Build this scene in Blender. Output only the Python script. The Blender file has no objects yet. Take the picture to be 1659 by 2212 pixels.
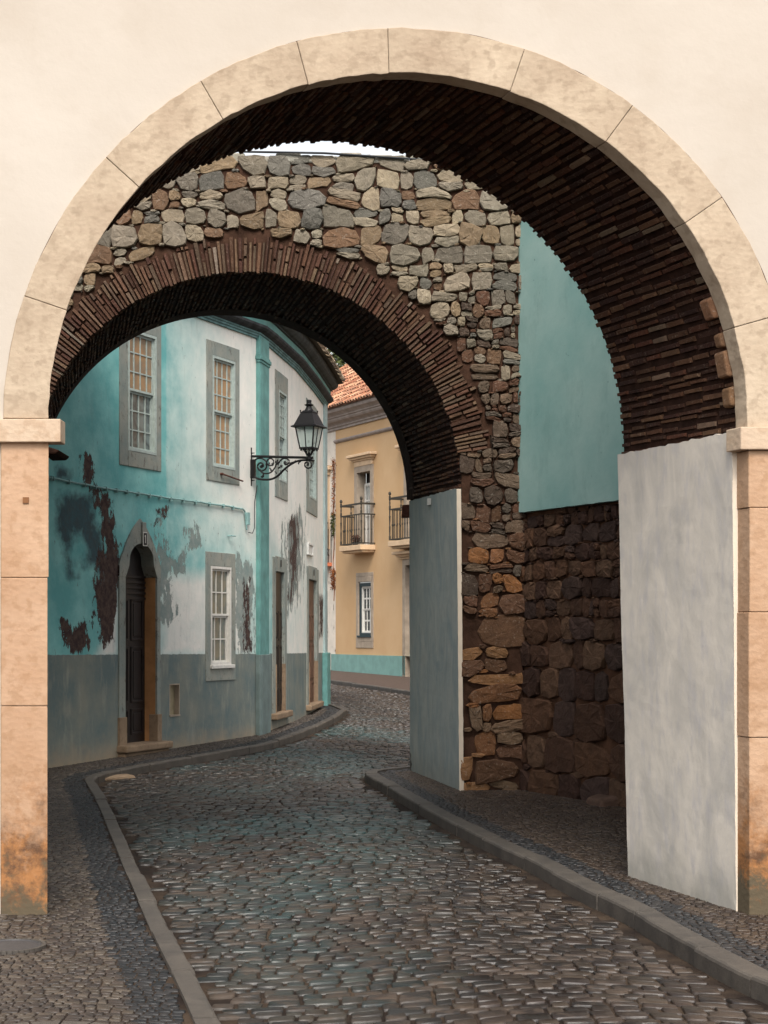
import bpy, math, random
import numpy as np
from mathutils import Vector, noise as mnoise
random.seed(7); np.random.seed(7)
R_ = math.radians
scene = bpy.context.scene
COL = scene.collection
# ---------------------------------------------------------------- camera
F = 3600.0; CX = 829.5; HY = 1366.0; EYE = 1.69       # picture measured on a 1659 x 2212 grid
cam_d = bpy.data.cameras.new("camera"); cam = bpy.data.objects.new("camera", cam_d); COL.objects.link(cam)
cam.location = (0, 0, EYE); cam.rotation_euler = (R_(90), 0, 0)
cam_d.sensor_width = 36; cam_d.lens = 36*F/2212; cam_d.shift_y = (HY-1106)/2212
cam_d.clip_end = 1000; scene.camera = cam
# ---------------------------------------------------------------- sky and sun
SUN_EL = 50; SUN_AZ = 174
w = bpy.data.worlds.new("World"); scene.world = w; w.use_nodes = True
nt = w.node_tree; bg = nt.nodes['Background']
sky = nt.nodes.new('ShaderNodeTexSky'); sky.sky_type = 'NISHITA'; sky.sun_disc = False
sky.sun_elevation = R_(SUN_EL); sky.sun_rotation = R_(SUN_AZ); sky.dust_density = 4; sky.ozone_density = 1; sky.air_density = 1.2
hs = nt.nodes.new('ShaderNodeHueSaturation'); hs.inputs['Saturation'].default_value = 0.20
nt.links.new(sky.outputs[0], hs.inputs['Color']); nt.links.new(hs.outputs[0], bg.inputs['Color'])
bg.inputs['Strength'].default_value = 0.15
sd = bpy.data.lights.new("sun", 'SUN'); sun = bpy.data.objects.new("sun", sd); COL.objects.link(sun)
sd.energy = 1.3; sd.angle = R_(22); sd.color = (1.0, 0.90, 0.78)
# azimuth measured clockwise from +Y (the viewing direction)
sdir = Vector((math.sin(R_(SUN_AZ))*math.cos(R_(SUN_EL)), math.cos(R_(SUN_AZ))*math.cos(R_(SUN_EL)), math.sin(R_(SUN_EL))))
sun.rotation_euler = sdir.to_track_quat('Z', 'Y').to_euler()
scene.view_settings.view_transform = 'Standard'; scene.view_settings.look = 'None'
scene.view_settings.exposure = 0.9; scene.view_settings.gamma = 1
try: scene.cycles.max_bounces = 8
except Exception: pass

# ---------------------------------------------------------------- measuring helpers
def PX(x, Y): return (x-CX)*Y/F
def PZ(y, Y): return EYE+(HY-y)*Y/F
def gz(Y): return 0.0175*max(0.0, Y-19.5)
def ground(x, y, side=0.0):
    """ground point seen at picture point (x, y); side = height of the pavement above the road"""
    k = (y-HY)/F
    Y = (EYE-side)/k
    if Y > 19.5: Y = (EYE-side+0.0175*19.5)/(k+0.0175)
    return (PX(x, Y), Y)
SIDE = 0.09
# ---------------------------------------------------------------- object helpers
def tag(o, label=None, cat=None, group=None, kind=None):
    if label: o['label'] = label
    if cat: o['category'] = cat
    if group: o['group'] = group
    if kind: o['kind'] = kind
    return o
def empty(name, loc=(0, 0, 0), label=None, cat=None, group=None):
    o = bpy.data.objects.new(name, None); COL.objects.link(o); o.location = loc
    o.empty_display_size = 0.2
    tag(o, label, cat, group); return o
class MB:
    def __init__(s): s.v = []; s.f = []; s.m = []; s.c = []; s.cur = (.5, .5, .5, 1); s.mi = 0
    def vert(s, p): s.v.append(tuple(p)); return len(s.v)-1
    def face(s, idx, mi=None, c=None):
        s.f.append(tuple(idx)); s.m.append(s.mi if mi is None else mi); s.c.append(s.cur if c is None else c)
    def poly(s, pts, mi=None, c=None):
        n = len(s.v); s.v.extend(tuple(p) for p in pts); s.face(range(n, n+len(pts)), mi, c)
    def hexa(s, p, mi=None, c=None):
        """p: 8 points, bottom ring 0-3 then top ring 4-7"""
        n = len(s.v); s.v.extend(tuple(q) for q in p)
        for q in ((0, 3, 2, 1), (4, 5, 6, 7), (0, 1, 5, 4), (1, 2, 6, 5), (2, 3, 7, 6), (3, 0, 4, 7)):
            s.face([n+i for i in q], mi, c)
    def box(s, x0, x1, y0, y1, z0, z1, mi=None, c=None):
        s.hexa([(x0, y0, z0), (x1, y0, z0), (x1, y1, z0), (x0, y1, z0), (x0, y0, z1), (x1, y0, z1), (x1, y1, z1), (x0, y1, z1)], mi, c)
    def obox(s, o, a, b, c_, mi=None, c=None):
        """box from corner o with edge vectors a, b, c_"""
        o, a, b, c_ = map(Vector, (o, a, b, c_))
        s.hexa([o, o+a, o+a+b, o+b, o+c_, o+a+c_, o+a+b+c_, o+b+c_], mi, c)
    def tube(s, pts, r, n=8, mi=None, c=None, caps=True):
        pts = [Vector(p) for p in pts]; rr = r if isinstance(r, (list, tuple)) else [r]*len(pts)
        rings = []
        up = Vector((0, 0, 1))
        for i, p in enumerate(pts):
            d = (pts[min(i+1, len(pts)-1)]-pts[max(i-1, 0)]).normalized()
            a = d.cross(up)
            if a.length < 1e-3: a = d.cross(Vector((0, 1, 0)))
            a.normalize(); b = d.cross(a)
            base = len(s.v)
            for k in range(n):
                t = 2*math.pi*k/n
                s.v.append(tuple(p+(a*math.cos(t)+b*math.sin(t))*rr[i]))
            rings.append(base)
        for i in range(len(rings)-1):
            for k in range(n):
                k2 = (k+1) % n
                s.face((rings[i]+k, rings[i]+k2, rings[i+1]+k2, rings[i+1]+k), mi, c)
        if caps:
            s.face([rings[0]+k for k in reversed(range(n))], mi, c); s.face([rings[-1]+k for k in range(n)], mi, c)
    def lathe(s, centre, prof, n=12, mi=None, c=None):
        cx, cy, cz = centre; rings = []
        for r, z in prof:
            rings.append(len(s.v))
            for k in range(n):
                t = 2*math.pi*k/n; s.v.append((cx+r*math.cos(t), cy+r*math.sin(t), cz+z))
        for i in range(len(rings)-1):
            for k in range(n):
                k2 = (k+1) % n; s.face((rings[i]+k, rings[i]+k2, rings[i+1]+k2, rings[i+1]+k), mi, c)
        s.face([rings[0]+k for k in reversed(range(n))], mi, c); s.face([rings[-1]+k for k in range(n)], mi, c)
    def build(s, name, mats, parent=None, smooth=False, bevel=0, seg=2, colattr=False, attrs=None, weld=False):
        me = bpy.data.meshes.new(name)
        off = Vector((0, 0, 0))
        if parent is not None: off = Vector(parent.location)
        me.from_pydata([tuple(Vector(v)-off) for v in s.v], [], s.f)
        if not isinstance(mats, (list, tuple)): mats = [mats]
        for m in mats: me.materials.append(m)
        if any(s.m): me.polygons.foreach_set('material_index', s.m)
        if smooth: me.polygons.foreach_set('use_smooth', [True]*len(s.f))
        if colattr:
            a = me.color_attributes.new('col', 'FLOAT_COLOR', 'CORNER')
            arr = np.empty((len(me.loops), 4), np.float32); li = 0
            for f, c in zip(s.f, s.c):
                arr[li:li+len(f)] = c; li += len(f)
            a.data.foreach_set('color', arr.ravel())
        if attrs:
            for k, vals in attrs.items():
                a = me.attributes.new(k, 'FLOAT', 'POINT'); a.data.foreach_set('value', np.asarray(vals, np.float32))
        me.update()
        o = bpy.data.objects.new(name, me); COL.objects.link(o)
        if parent is not None: o.parent = parent
        if bevel:
            b = o.modifiers.new('bevel', 'BEVEL'); b.width = bevel; b.segments = seg; b.limit_method = 'ANGLE'; b.angle_limit = R_(40)
        return o
# ---------------------------------------------------------------- materials
def s2l(c): 
    c /= 255.0
    return c/12.92 if c <= .04045 else ((c+.055)/1.055)**2.4
def rgb(r, g, b, k=1.0): return (s2l(r)*k, s2l(g)*k, s2l(b)*k, 1)
class M:
    def __init__(s, name, rough=.8, spec=.3):
        s.mat = bpy.data.materials.new(name); s.mat.use_nodes = True; s.nt = s.mat.node_tree
        s.b = s.nt.nodes['Principled BSDF']; s.b.inputs['Roughness'].default_value = rough
        s.b.inputs['Specular IOR Level'].default_value = spec
        s.co = s.nt.nodes.new('ShaderNodeNewGeometry').outputs['Position']
    def n(s, t, **kw):
        nd = s.nt.nodes.new('ShaderNode'+t)
        for k, v in kw.items(): setattr(nd, k, v)
        return nd
    def link(s, a, b): s.nt.links.new(a, b)
    def val(s, sock, v):
        if hasattr(v, 'is_linked') or hasattr(v, 'links'): s.link(v, sock)
        else: sock.default_value = v
    def map(s, scale=(1, 1, 1), rot=(0, 0, 0), vec=None):
        m = s.n('Mapping'); m.inputs['Scale'].default_value = scale; m.inputs['Rotation'].default_value = rot
        s.link(vec or s.co, m.inputs['Vector']); return m.outputs[0]
    def noise(s, scale, detail=4, rough=.55, vec=None, dist=0):
        t = s.n('TexNoise'); t.inputs['Scale'].default_value = scale; t.inputs['Detail'].default_value = detail
        t.inputs['Roughness'].default_value = rough; t.inputs['Distortion'].default_value = dist
        s.link(vec or s.co, t.inputs['Vector']); return t.outputs['Fac']
    def voro(s, scale, vec=None, feature='F1', out='Distance', rnd=1):
        t = s.n('TexVoronoi', feature=feature); t.inputs['Scale'].default_value = scale; t.inputs['Randomness'].default_value = rnd
        s.link(vec or s.co, t.inputs['Vector']); return t.outputs[out]
    def ramp(s, fac, stops, interp='LINEAR'):
        r = s.n('ValToRGB'); cr = r.color_ramp; cr.interpolation = interp
        while len(cr.elements) < len(stops): cr.elements.new(.5)
        for e, (p, c) in zip(cr.elements, stops):
            e.position = p; e.color = c if isinstance(c, tuple) else (c, c, c, 1)
        s.link(fac, r.inputs[0]); return r.outputs[0]
    def mix(s, fac, a, b, mode='MIX'):
        m = s.n('Mix', data_type='RGBA', blend_type=mode); s.val(m.inputs[0], fac)
        s.val(m.inputs[6], a); s.val(m.inputs[7], b); return m.outputs[2]
    def math(s, op, a, b=0.0, clamp=False):
        m = s.n('Math', operation=op); m.use_clamp = clamp; s.val(m.inputs[0], a); s.val(m.inputs[1], b); return m.outputs[0]
    def step(s, v, lo, hi):
        m = s.n('MapRange'); m.inputs[1].default_value = lo; m.inputs[2].default_value = hi; s.val(m.inputs[0], v); return m.outputs[0]
    def attr(s, name, out='Fac'):
        a = s.n('Attribute'); a.attribute_name = name; return a.outputs[out]
    def sep(s):
        x = s.n('SeparateXYZ'); s.link(s.co, x.inputs[0]); return x.outputs
    def color(s, c): s.val(s.b.inputs['Base Color'], c)
    def bump(s, h, strength=.3, dist=.01, prev=None):
        b = s.n('Bump'); b.inputs['Strength'].default_value = strength; b.inputs['Distance'].default_value = dist
        s.link(h, b.inputs['Height'])
        if prev: s.link(prev, b.inputs['Normal'])
        s.link(b.outputs[0], s.b.inputs['Normal']); return b.outputs[0]
    def rough(s, v): s.val(s.b.inputs['Roughness'], v)

def simple(name, c, rough=.7, spec=.3, var=.25, scale=8, bump=.15, bscale=40, metal=0):
    m = M(name, rough, spec); n = m.noise(scale, 5)
    d = tuple(x*(1-var) for x in c[:3])+(1,); l = tuple(min(1, x*(1+var)) for x in c[:3])+(1,)
    m.color(m.ramp(n, [(.3, d), (.7, l)]))
    if bump: m.bump(m.noise(bscale, 4), bump, .01)
    m.b.inputs['Metallic'].default_value = metal
    return m.mat
# cream render of the gateway
m = M('cream_render', .85, .2)
m.color(m.mix(m.step(m.noise(.9, 5), .35, .7), rgb(182, 172, 160), rgb(190, 181, 170)))
m.color(m.mix(m.math('MULTIPLY', m.step(m.noise(2.2, 6, .65), .5, .75), .5), m.b.inputs['Base Color'].links[0].from_socket, rgb(174, 162, 148)))
m.bump(m.math('ADD', m.noise(6, 7, .65), m.math('MULTIPLY', m.noise(1.8, 5, .6), 1.2)), .22, .018); MAT_CREAM = m.mat
# dressed limestone: pitted, with little chips; optional rusty damp at the foot
def limestone(name, base, light, dark, damp=False, damp_h=.75, chip=1.0, xlim=None):
    m = M(name, .85, .2)
    n1 = m.noise(3.0, 6, .6); c = m.mix(m.step(n1, .3, .7), base, light)
    bl = m.step(m.noise(14, 3, .5), .52, .62); c = m.mix(m.math('MULTIPLY', bl, .38), c, dark)
    pt = m.step(m.voro(26, m.map((1, 1, 1.4))), .10, .0); pm = m.math('MULTIPLY', pt, m.step(m.noise(5, 3), .5, .6))
    c = m.mix(m.math('MULTIPLY', pm, .8*chip), c, tuple(x*.35 for x in dark[:3])+(1,))
    c = m.mix(m.math('MULTIPLY', m.step(m.noise(60, 2), .60, .72), .35), c, light)
    oi = m.n('ObjectInfo'); c = m.mix(m.math('MULTIPLY', oi.outputs['Random'], .45), c, m.mix(.35, c, dark, 'MULTIPLY'))
    lg = m.step(m.noise(1.3, 5, .65, None, .8), .45, .7); c = m.mix(m.math('MULTIPLY', lg, .35), c, dark)
    if damp:
        z = m.sep()[2]
        wv = m.math('ADD', z, m.math('MULTIPLY', m.noise(3.4, 8, .72), 1.7)); wv = m.math('SUBTRACT', wv, .4)
        f = m.step(wv, damp_h+.52, damp_h+.12)
        c = m.mix(m.math('MULTIPLY', f, .85), c, m.mix(m.step(m.noise(9, 5, .7), .42, .62), rgb(150, 100, 55), rgb(70, 42, 24)))
        g = m.step(wv, damp_h+.05, damp_h-.12)
        c = m.mix(g, c, rgb(88, 78, 62))
    m.color(c)
    h = m.math('ADD', m.noise(22, 8, .7), m.math('MULTIPLY', m.voro(26, m.map((1, 1, 1.4))), .6))
    m.bump(h, .34, .010); return m.mat
MAT_ARCHSTONE = limestone('arch_limestone', rgb(168, 149, 128), rgb(194, 177, 155), rgb(144, 126, 106))
MAT_PIER = limestone('pier_limestone', rgb(172, 138, 110), rgb(186, 156, 130), rgb(150, 116, 86), damp=True)
MAT_IMPOST = limestone('impost_limestone', rgb(190, 168, 146), rgb(200, 182, 160), rgb(170, 142, 116), chip=.6)
MAT_JOINT = simple('dark_joint', rgb(70, 52, 40), .95, .1)
# painted plaster linings
def lining(name, a, b, c3):
    m = M(name, .75, .25)
    st = m.noise(2.2, 6, .62, m.map((1.4, 1.4, .8)), 1.0)
    c = m.mix(m.step(st, .35, .65), a, b)
    c = m.mix(m.math('MULTIPLY', m.step(m.noise(10, 5, .62, m.map((1.2, 1.2, .4))), .5, .72), .55), c, c3)
    z = m.sep()[2]
    g = m.step(m.math('ADD', z, m.math('MULTIPLY', m.noise(4, 5), .5)), .62, .2)
    c = m.mix(m.math('MULTIPLY', g, .6), c, rgb(120, 122, 112))
    m.color(c); m.bump(m.math('ADD', m.noise(7, 7, .65, m.map((1, 1, .35))), m.math('MULTIPLY', m.noise(45, 3), .2)), .3, .012); return m.mat
MAT_LINING = lining('pale_grey_lining', rgb(190, 184, 175), rgb(218, 209, 196), rgb(176, 173, 176))
MAT_LINING2 = lining('blue_grey_lining', rgb(140, 152, 152), rgb(168, 172, 166), rgb(146, 150, 142))
MAT_EDGE = simple('pale_lining_edge', rgb(214, 200, 182), .8, .2, .06)  # edge colour, paler than the lining faces
# stones and bricks carrying their own colour
def stone_mat(name, rough=.85, var=.5, bs=30, bump=.6, spot=None, dist=.012):
    m = M(name, rough, .25); c = m.attr('col', 'Color')
    n = m.step(m.noise(9, 6, .65), .3, .7)
    c = m.mix(var, c, m.ramp(n, [(0, .28), (1, 1.0)]), 'MULTIPLY')
    if spot: c = m.mix(m.math('MULTIPLY', m.step(m.noise(38, 7, .75), .56, .74), .45), c, spot)
    m.color(c); m.bump(m.math('ADD', m.noise(bs, 8, .7), m.math('MULTIPLY', m.noise(bs*.3, 4, .6), 1.6)), bump, dist*1.6); return m.mat
MAT_RUBBLE = stone_mat('rubble_stone', spot=rgb(205, 198, 185))
MAT_MORTAR = simple('rubble_mortar', rgb(68, 49, 39), .95, .1, .45, 6, .9, 25)
MAT_MORTAR_D = simple('dark_mortar', rgb(84, 60, 46), .95, .1, .4, 6, .9, 25)
MAT_BRICK = stone_mat('old_brick', .9, .5, 45, .5, rgb(170, 150, 130))
MAT_BRICKBED = simple('brick_bed_mortar', rgb(46, 30, 23), .95, .1, .4, 10, .8, 30)
# brown stain and damp
# road
m = M('cobblestone', .32, .5)
c = m.attr('col', 'Color'); c = m.mix(.55, c, m.ramp(m.noise(30, 5, .7), [(.3, .45), (.7, 1.0)]), 'MULTIPLY')
sandy = m.math('MULTIPLY', m.step(m.noise(3.2, 7, .72), .50, .62), .75); c = m.mix(sandy, c, m.mix(m.noise(40, 4, .7), rgb(52, 41, 34), rgb(84, 70, 57)))
m.color(c); m.rough(m.math('ADD', m.ramp(m.noise(1.3, 4), [(.35, .30), (.65, .44)]), m.math('MULTIPLY', sandy, .45))); m.bump(m.noise(40, 7, .72), .5, .006); MAT_COBBLE = m.mat
m = M('sand_joint', .9, .2)
m.color(m.mix(m.step(m.noise(2.0, 6, .6), .4, .65), rgb(30, 22, 18), rgb(66, 54, 43)))
m.bump(m.noise(60, 6, .7), .6, .008); MAT_SAND = m.mat
m = M('pavement_stone', .5, .4)
c = m.attr('col', 'Color'); c = m.mix(.5, c, m.ramp(m.noise(26, 5, .7), [(.3, .5), (.7, 1.0)]), 'MULTIPLY')
m.color(c); m.bump(m.noise(60, 5, .7), .3, .006); MAT_SETT = m.mat
m = M('kerb_granite', .6, .35)
c = m.mix(m.step(m.noise(5, 6, .65), .35, .65), rgb(66, 62, 58), rgb(86, 80, 73))
c = m.mix(m.math('MULTIPLY', m.step(m.noise(90, 2), .5, .65), .3), c, rgb(70, 66, 62))
m.color(c); m.bump(m.noise(35, 7, .7), .45, .01); MAT_KERB = m.mat
MAT_GROUND = simple('packed_earth', rgb(95, 84, 72), .95, .1, .3, 2)
# painted peeling wall of the corner house
m = M('peeling_teal_wall', .8, .25)
px, py, pz = m.sep()
fine = m.noise(9, 8, .72); coarse = m.noise(2.2, 5, .6)
teal = m.mix(m.step(coarse, .35, .7), rgb(102, 168, 168), rgb(142, 198, 194))
pale = m.mix(m.step(m.noise(3, 6, .65), .3, .7), rgb(210, 213, 206), rgb(230, 225, 217))
c = m.mix(m.step(m.math('ADD', m.attr('white'), m.math('MULTIPLY', m.math('SUBTRACT', coarse, .5), .5)), .2, .8), teal, pale)
# weathered streaks
stn = m.noise(7, 6, .65, m.map((1.2, 1.2, .25)))
c = m.mix(m.math('MULTIPLY', m.step(stn, .55, .75), .25), c, rgb(120, 132, 130))
# dark damp stain
sf = m.step(m.math('ADD', m.attr('stain'), m.math('MULTIPLY', m.math('SUBTRACT', m.noise(4, 6, .65), .5), 1.1)), .35, .75)
c = m.mix(m.math('MULTIPLY', sf, .88), c, m.mix(m.step(fine, .4, .65), rgb(46, 66, 78), rgb(52, 44, 50)))
# grey undercoat
gf = m.step(m.math('ADD', m.attr('grey'), m.math('MULTIPLY', m.math('SUBTRACT', m.noise(5, 7, .7, m.map((1.2, 1.2, .6))), .5), 2.0)), .48, .54)
c = m.mix(m.math('MULTIPLY', gf, .9), c, m.mix(m.step(fine, .35, .65), rgb(104, 122, 120), rgb(140, 144, 138)))
# blown plaster
pv = m.math('ADD', m.attr('peel'), m.math('MULTIPLY', m.math('SUBTRACT', m.noise(6, 8, .75, m.map((1.3, 1.3, .55))), .5), 2.2))
pf = m.step(pv, .48, .52)
c = m.mix(pf, c, m.mix(m.step(m.noise(14, 6, .7), .4, .65), rgb(54, 39, 38), rgb(88, 70, 62)))
# small chips everywhere
ch = m.math('MULTIPLY', m.step(m.noise(14, 6, .65, m.map((1.3, 1.3, .5))), .655, .675), m.step(coarse, .46, .56))
c = m.mix(m.math('MULTIPLY', ch, .85), c, rgb(92, 100, 98))
# dado
dl = m.math('SUBTRACT', m.math('ADD', pz, m.math('MULTIPLY', m.math('SUBTRACT', m.noise(12, 4), .5), .03)), m.math('SUBTRACT', 1.62, m.math('MULTIPLY', py, .0100)))
df = m.step(dl, .004, -.004)
dg = m.mix(m.step(m.noise(1.6, 6, .62), .38, .66), rgb(98, 112, 112), rgb(128, 130, 120))
dg = m.mix(m.math('MULTIPLY', m.step(m.noise(6, 6, .65, m.map((1.2, 1.2, .3))), .52, .70), .6), dg, rgb(150, 150, 138))
dg = m.mix(m.step(m.math('ADD', pz, m.math('MULTIPLY', m.noise(4, 6, .7), .5)), .62, .30), dg, rgb(150, 136, 116))
c = m.mix(df, c, dg)
m.color(c)
hh = m.math('ADD', m.math('MULTIPLY', pf, -1.2), m.math('ADD', m.math('MULTIPLY', gf, -.5), m.math('MULTIPLY', m.noise(5, 7, .65), .8)))
m.bump(hh, .6, .02); MAT_TEALWALL = m.mat
MAT_TEALTRIM = simple('teal_trim_paint', rgb(96, 142, 138), .75, .25, .22, 5, .3, 20)
MAT_DARKCOVE = simple('shaded_cornice_cove', rgb(62, 64, 66), .9, .15, .45, 6, .5, 22)  # shade under the cornice put into the colour as dark grey
MAT_CORNICE = simple('weathered_teal_cornice', rgb(98, 128, 128), .85, .2, .4, 7, .4, 22)
m = M('grey_window_stone', .85, .2)
c = m.mix(m.step(m.noise(3, 6, .65), .35, .65), rgb(124, 134, 130), rgb(148, 148, 138))
c = m.mix(m.math('MULTIPLY', m.step(m.noise(16, 6, .7, m.map((1, 1, .5))), .56, .66), .7), c, rgb(82, 72, 66))
m.color(c); m.bump(m.noise(24, 7, .7), .5, .012); MAT_GREYSTONE = m.mat
MAT_WARMLIT = simple('warm_lit_door_stone', rgb(172, 126, 84), .85, .2, .22, 4, .4, 30)  # warm light on the door reveal put into its stone colour
MAT_STEPSTONE = limestone('worn_step_stone', rgb(132, 112, 92), rgb(148, 128, 106), rgb(108, 90, 74), chip=.2)
MAT_SASH = simple('flaking_white_sash', rgb(164, 176, 171), .6, .3, .15, 20, .3, 60)
MAT_SASHW = simple('white_sash', rgb(208, 205, 198), .6, .3, .1, 20, .2, 60)
def pane(name, a, b, sc=2.2):
    m = M(name, .08, .9); n = m.noise(sc, 3, .5, m.map((1, 1, 1.3)))
    m.color(m.ramp(n, [(.40, a), (.5, b), (.62, a)])); m.bump(m.noise(3, 2), .12, .02); return m.mat
MAT_PANE_A = pane('pane_ochre_reflection', rgb(162, 130, 98), rgb(134, 118, 100))  # orange reflection of the house opposite painted as pane colour
MAT_PANE_B = pane('pane_grey', rgb(110, 122, 122), rgb(70, 76, 78))  # plain grey pane colour in place of reflections
MAT_PANE_C = pane('pane_olive_grey', rgb(120, 118, 104), rgb(96, 104, 100))  # dull reflections put into a plain pane colour
MAT_PANE_D = pane('pane_dark', rgb(40, 44, 44), rgb(70, 74, 72))
MAT_DOOR = simple('dark_brown_door', rgb(30, 22, 20), .45, .4, .3, 6, .15, 30)
MAT_DOOR2 = simple('brown_door', rgb(96, 70, 56), .6, .3, .3, 6, .2, 30)
MAT_IRON = simple('black_iron', rgb(15, 14, 16), .5, .3, .3, 20, .1, 40)
MAT_IRON2 = simple('dark_green_iron', rgb(52, 48, 40), .6, .4, .3, 20, .1, 40)
MAT_RUST = simple('rusty_iron', rgb(90, 56, 46), .8, .3, .4, 30, .4, 60)
MAT_CABLE = simple('painted_cable', rgb(128, 162, 160), .7, .3, .2, 20, .1)
MAT_DARKCABLE = simple('dark_cable', rgb(48, 50, 52), .6, .3, .2, 20, 0)
m = M('lamp_glass', .12, .6); m.color(m.mix(m.step(m.noise(9, 6, .7), .5, .75), rgb(190, 205, 200), rgb(110, 120, 112)))
m.b.inputs['Alpha'].default_value = .55; m.b.inputs['Transmission Weight'].default_value = .0; MAT_GLASS = m.mat
m = M('ochre_render', .85, .2)
c = m.mix(m.step(m.noise(.7, 5), .35, .7), rgb(190, 156, 116), rgb(200, 168, 130))
c = m.mix(m.math('MULTIPLY', m.step(m.noise(5, 6, .6, m.map((1, 1, .3))), .55, .75), .25), c, rgb(184, 148, 108))
m.color(c); m.bump(m.noise(8, 5), .15, .02); MAT_OCHRE = m.mat
MAT_AQUA = simple('aqua_dado_paint', rgb(118, 154, 148), .8, .2, .12, 4, .2, 20)
MAT_MOULD = simple('grey_moulding', rgb(150, 140, 134), .8, .2, .2, 5, .2, 20)
MAT_WARMGREY = simple('warm_grey_stone', rgb(158, 144, 128), .8, .2, .18, 5, .3, 20)
MAT_MOULDL = simple('pale_stone_moulding', rgb(206, 178, 146), .8, .2, .12, 5, .2, 20)
MAT_BLUEFRAME = simple('dark_blue_frame', rgb(44, 58, 62), .6, .3, .1, 8, 0)
MAT_TILE = stone_mat('roof_tile', .85, .5, 40, .4)
MAT_TILEWHITE = simple('mortared_tile_end', rgb(226, 205, 180), .85, .2, .15, 20, .2)
m = M('white_peeling_wall', .85, .2)
c = m.mix(m.step(m.noise(3, 5), .35, .7), rgb(206, 198, 186), rgb(226, 216, 202))
c = m.mix(m.step(m.noise(4.5, 8, .7, m.map((1.5, 1.5, .5))), .60, .63), c, rgb(98, 78, 64)); m.color(c); m.bump(m.noise(9, 6), .3, .02); MAT_WHITEWALL = m.mat
m = M('smooth_teal_render', .8, .25)
c = m.mix(m.step(m.noise(.8, 6, .6), .32, .7), rgb(122, 164, 160), rgb(160, 188, 182))
c = m.mix(m.math('MULTIPLY', m.step(m.noise(3.5, 7, .7, m.map((1, 1, .5))), .52, .7), .35), c, rgb(104, 140, 136)); c = m.mix(m.math('MULTIPLY', m.step(m.noise(20, 4, .6), .70, .73), .6), c, rgb(80, 104, 102))
m.color(c); m.bump(m.noise(6, 6), .2, .02); MAT_TEALRENDER = m.mat
MAT_BLOCKS = stone_mat('dark_block_stone', .85, .6, 22, .8, None)
def leafmat(name, a, b):
    m = M(name, .7, .2); m.color(m.mix(m.step(m.noise(6, 3), .35, .65), a, b)); return m.mat
MAT_LEAF = leafmat('leaf_green', rgb(40, 52, 28), rgb(86, 92, 50)); MAT_DRY = leafmat('dry_leaf', rgb(110, 62, 36), rgb(150, 96, 58))
MAT_DARKLEAF = leafmat('dark_leaf', rgb(50, 30, 24), rgb(92, 46, 34))
MAT_BARK = simple('bark', rgb(80, 66, 54), .9, .2)
MAT_TERRA = simple('terracotta', rgb(190, 112, 80), .8, .2)
MAT_WHITE = simple('white_plastic', rgb(205, 205, 200), .6, .3, .1)
MAT_BLACK = simple('black_paint', rgb(28, 26, 26), .6, .3, .1, 8, 0)

# ---------------------------------------------------------------- Voronoi masonry
def clip(poly, px, py, nx, ny):
    out = []; n = len(poly)
    for i in range(n):
        a = poly[i]; b = poly[(i+1) % n]
        da = (a[0]-px)*nx+(a[1]-py)*ny; db = (b[0]-px)*nx+(b[1]-py)*ny
        if da <= 0: out.append(a)
        if (da < 0 < db) or (db < 0 < da):
            t = da/(da-db); out.append((a[0]+(b[0]-a[0])*t, a[1]+(b[1]-a[1])*t))
    return out
def course_seeds(a0, a1, b0, b1, hf, wf=(.9, 2.0), jit=.18, split=.15):
    """rows of stones; hf(b) gives the course height at b"""
    seeds = []; b = b0-hf(b0)
    while b < b1+hf(b1):
        h = hf(b)*random.uniform(.75, 1.3); a = a0-random.uniform(0, h*2)
        ph = random.uniform(0, 9)
        while a < a1+h*2:
            wd = h*random.uniform(*wf); yy = b+h/2+.03*math.sin(a*1.7+ph)
            if random.random() < split:
                seeds += [(a+wd/2+random.uniform(-.1, .1)*wd, yy-h*.27, h*.5), (a+wd/2+random.uniform(-.1, .1)*wd, yy+h*.27, h*.5)]
            else: seeds.append((a+wd/2, yy+random.uniform(-jit, jit)*h, h))
            a += wd
        b += h
    return seeds
def cells(seeds, asp=1.0):
    g = {}; cs = max(s[2] for s in seeds)*2.2
    for i, s in enumerate(seeds): g.setdefault((int(s[0]//cs), int(s[1]//cs)), []).append(i)
    for i, (x, y, h) in enumerate(seeds):
        r = h*2.0; p = [(x-r, y-r), (x+r, y-r), (x+r, y+r), (x-r, y+r)]
        gx, gy = int(x//cs), int(y//cs); nb = []
        for ax in (-1, 0, 1):
            for ay in (-1, 0, 1): nb += g.get((gx+ax, gy+ay), [])
        nb = [(seeds[j][0]-x, seeds[j][1]-y) for j in nb if j != i]
        nb.sort(key=lambda q: q[0]**2+q[1]**2)
        for dx, dy in nb[:18]:
            p = clip(p, x+dx/2, y+dy/2, dx, dy)
            if len(p) < 3: break
        if len(p) >= 3: yield i, x, y, h, p
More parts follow.
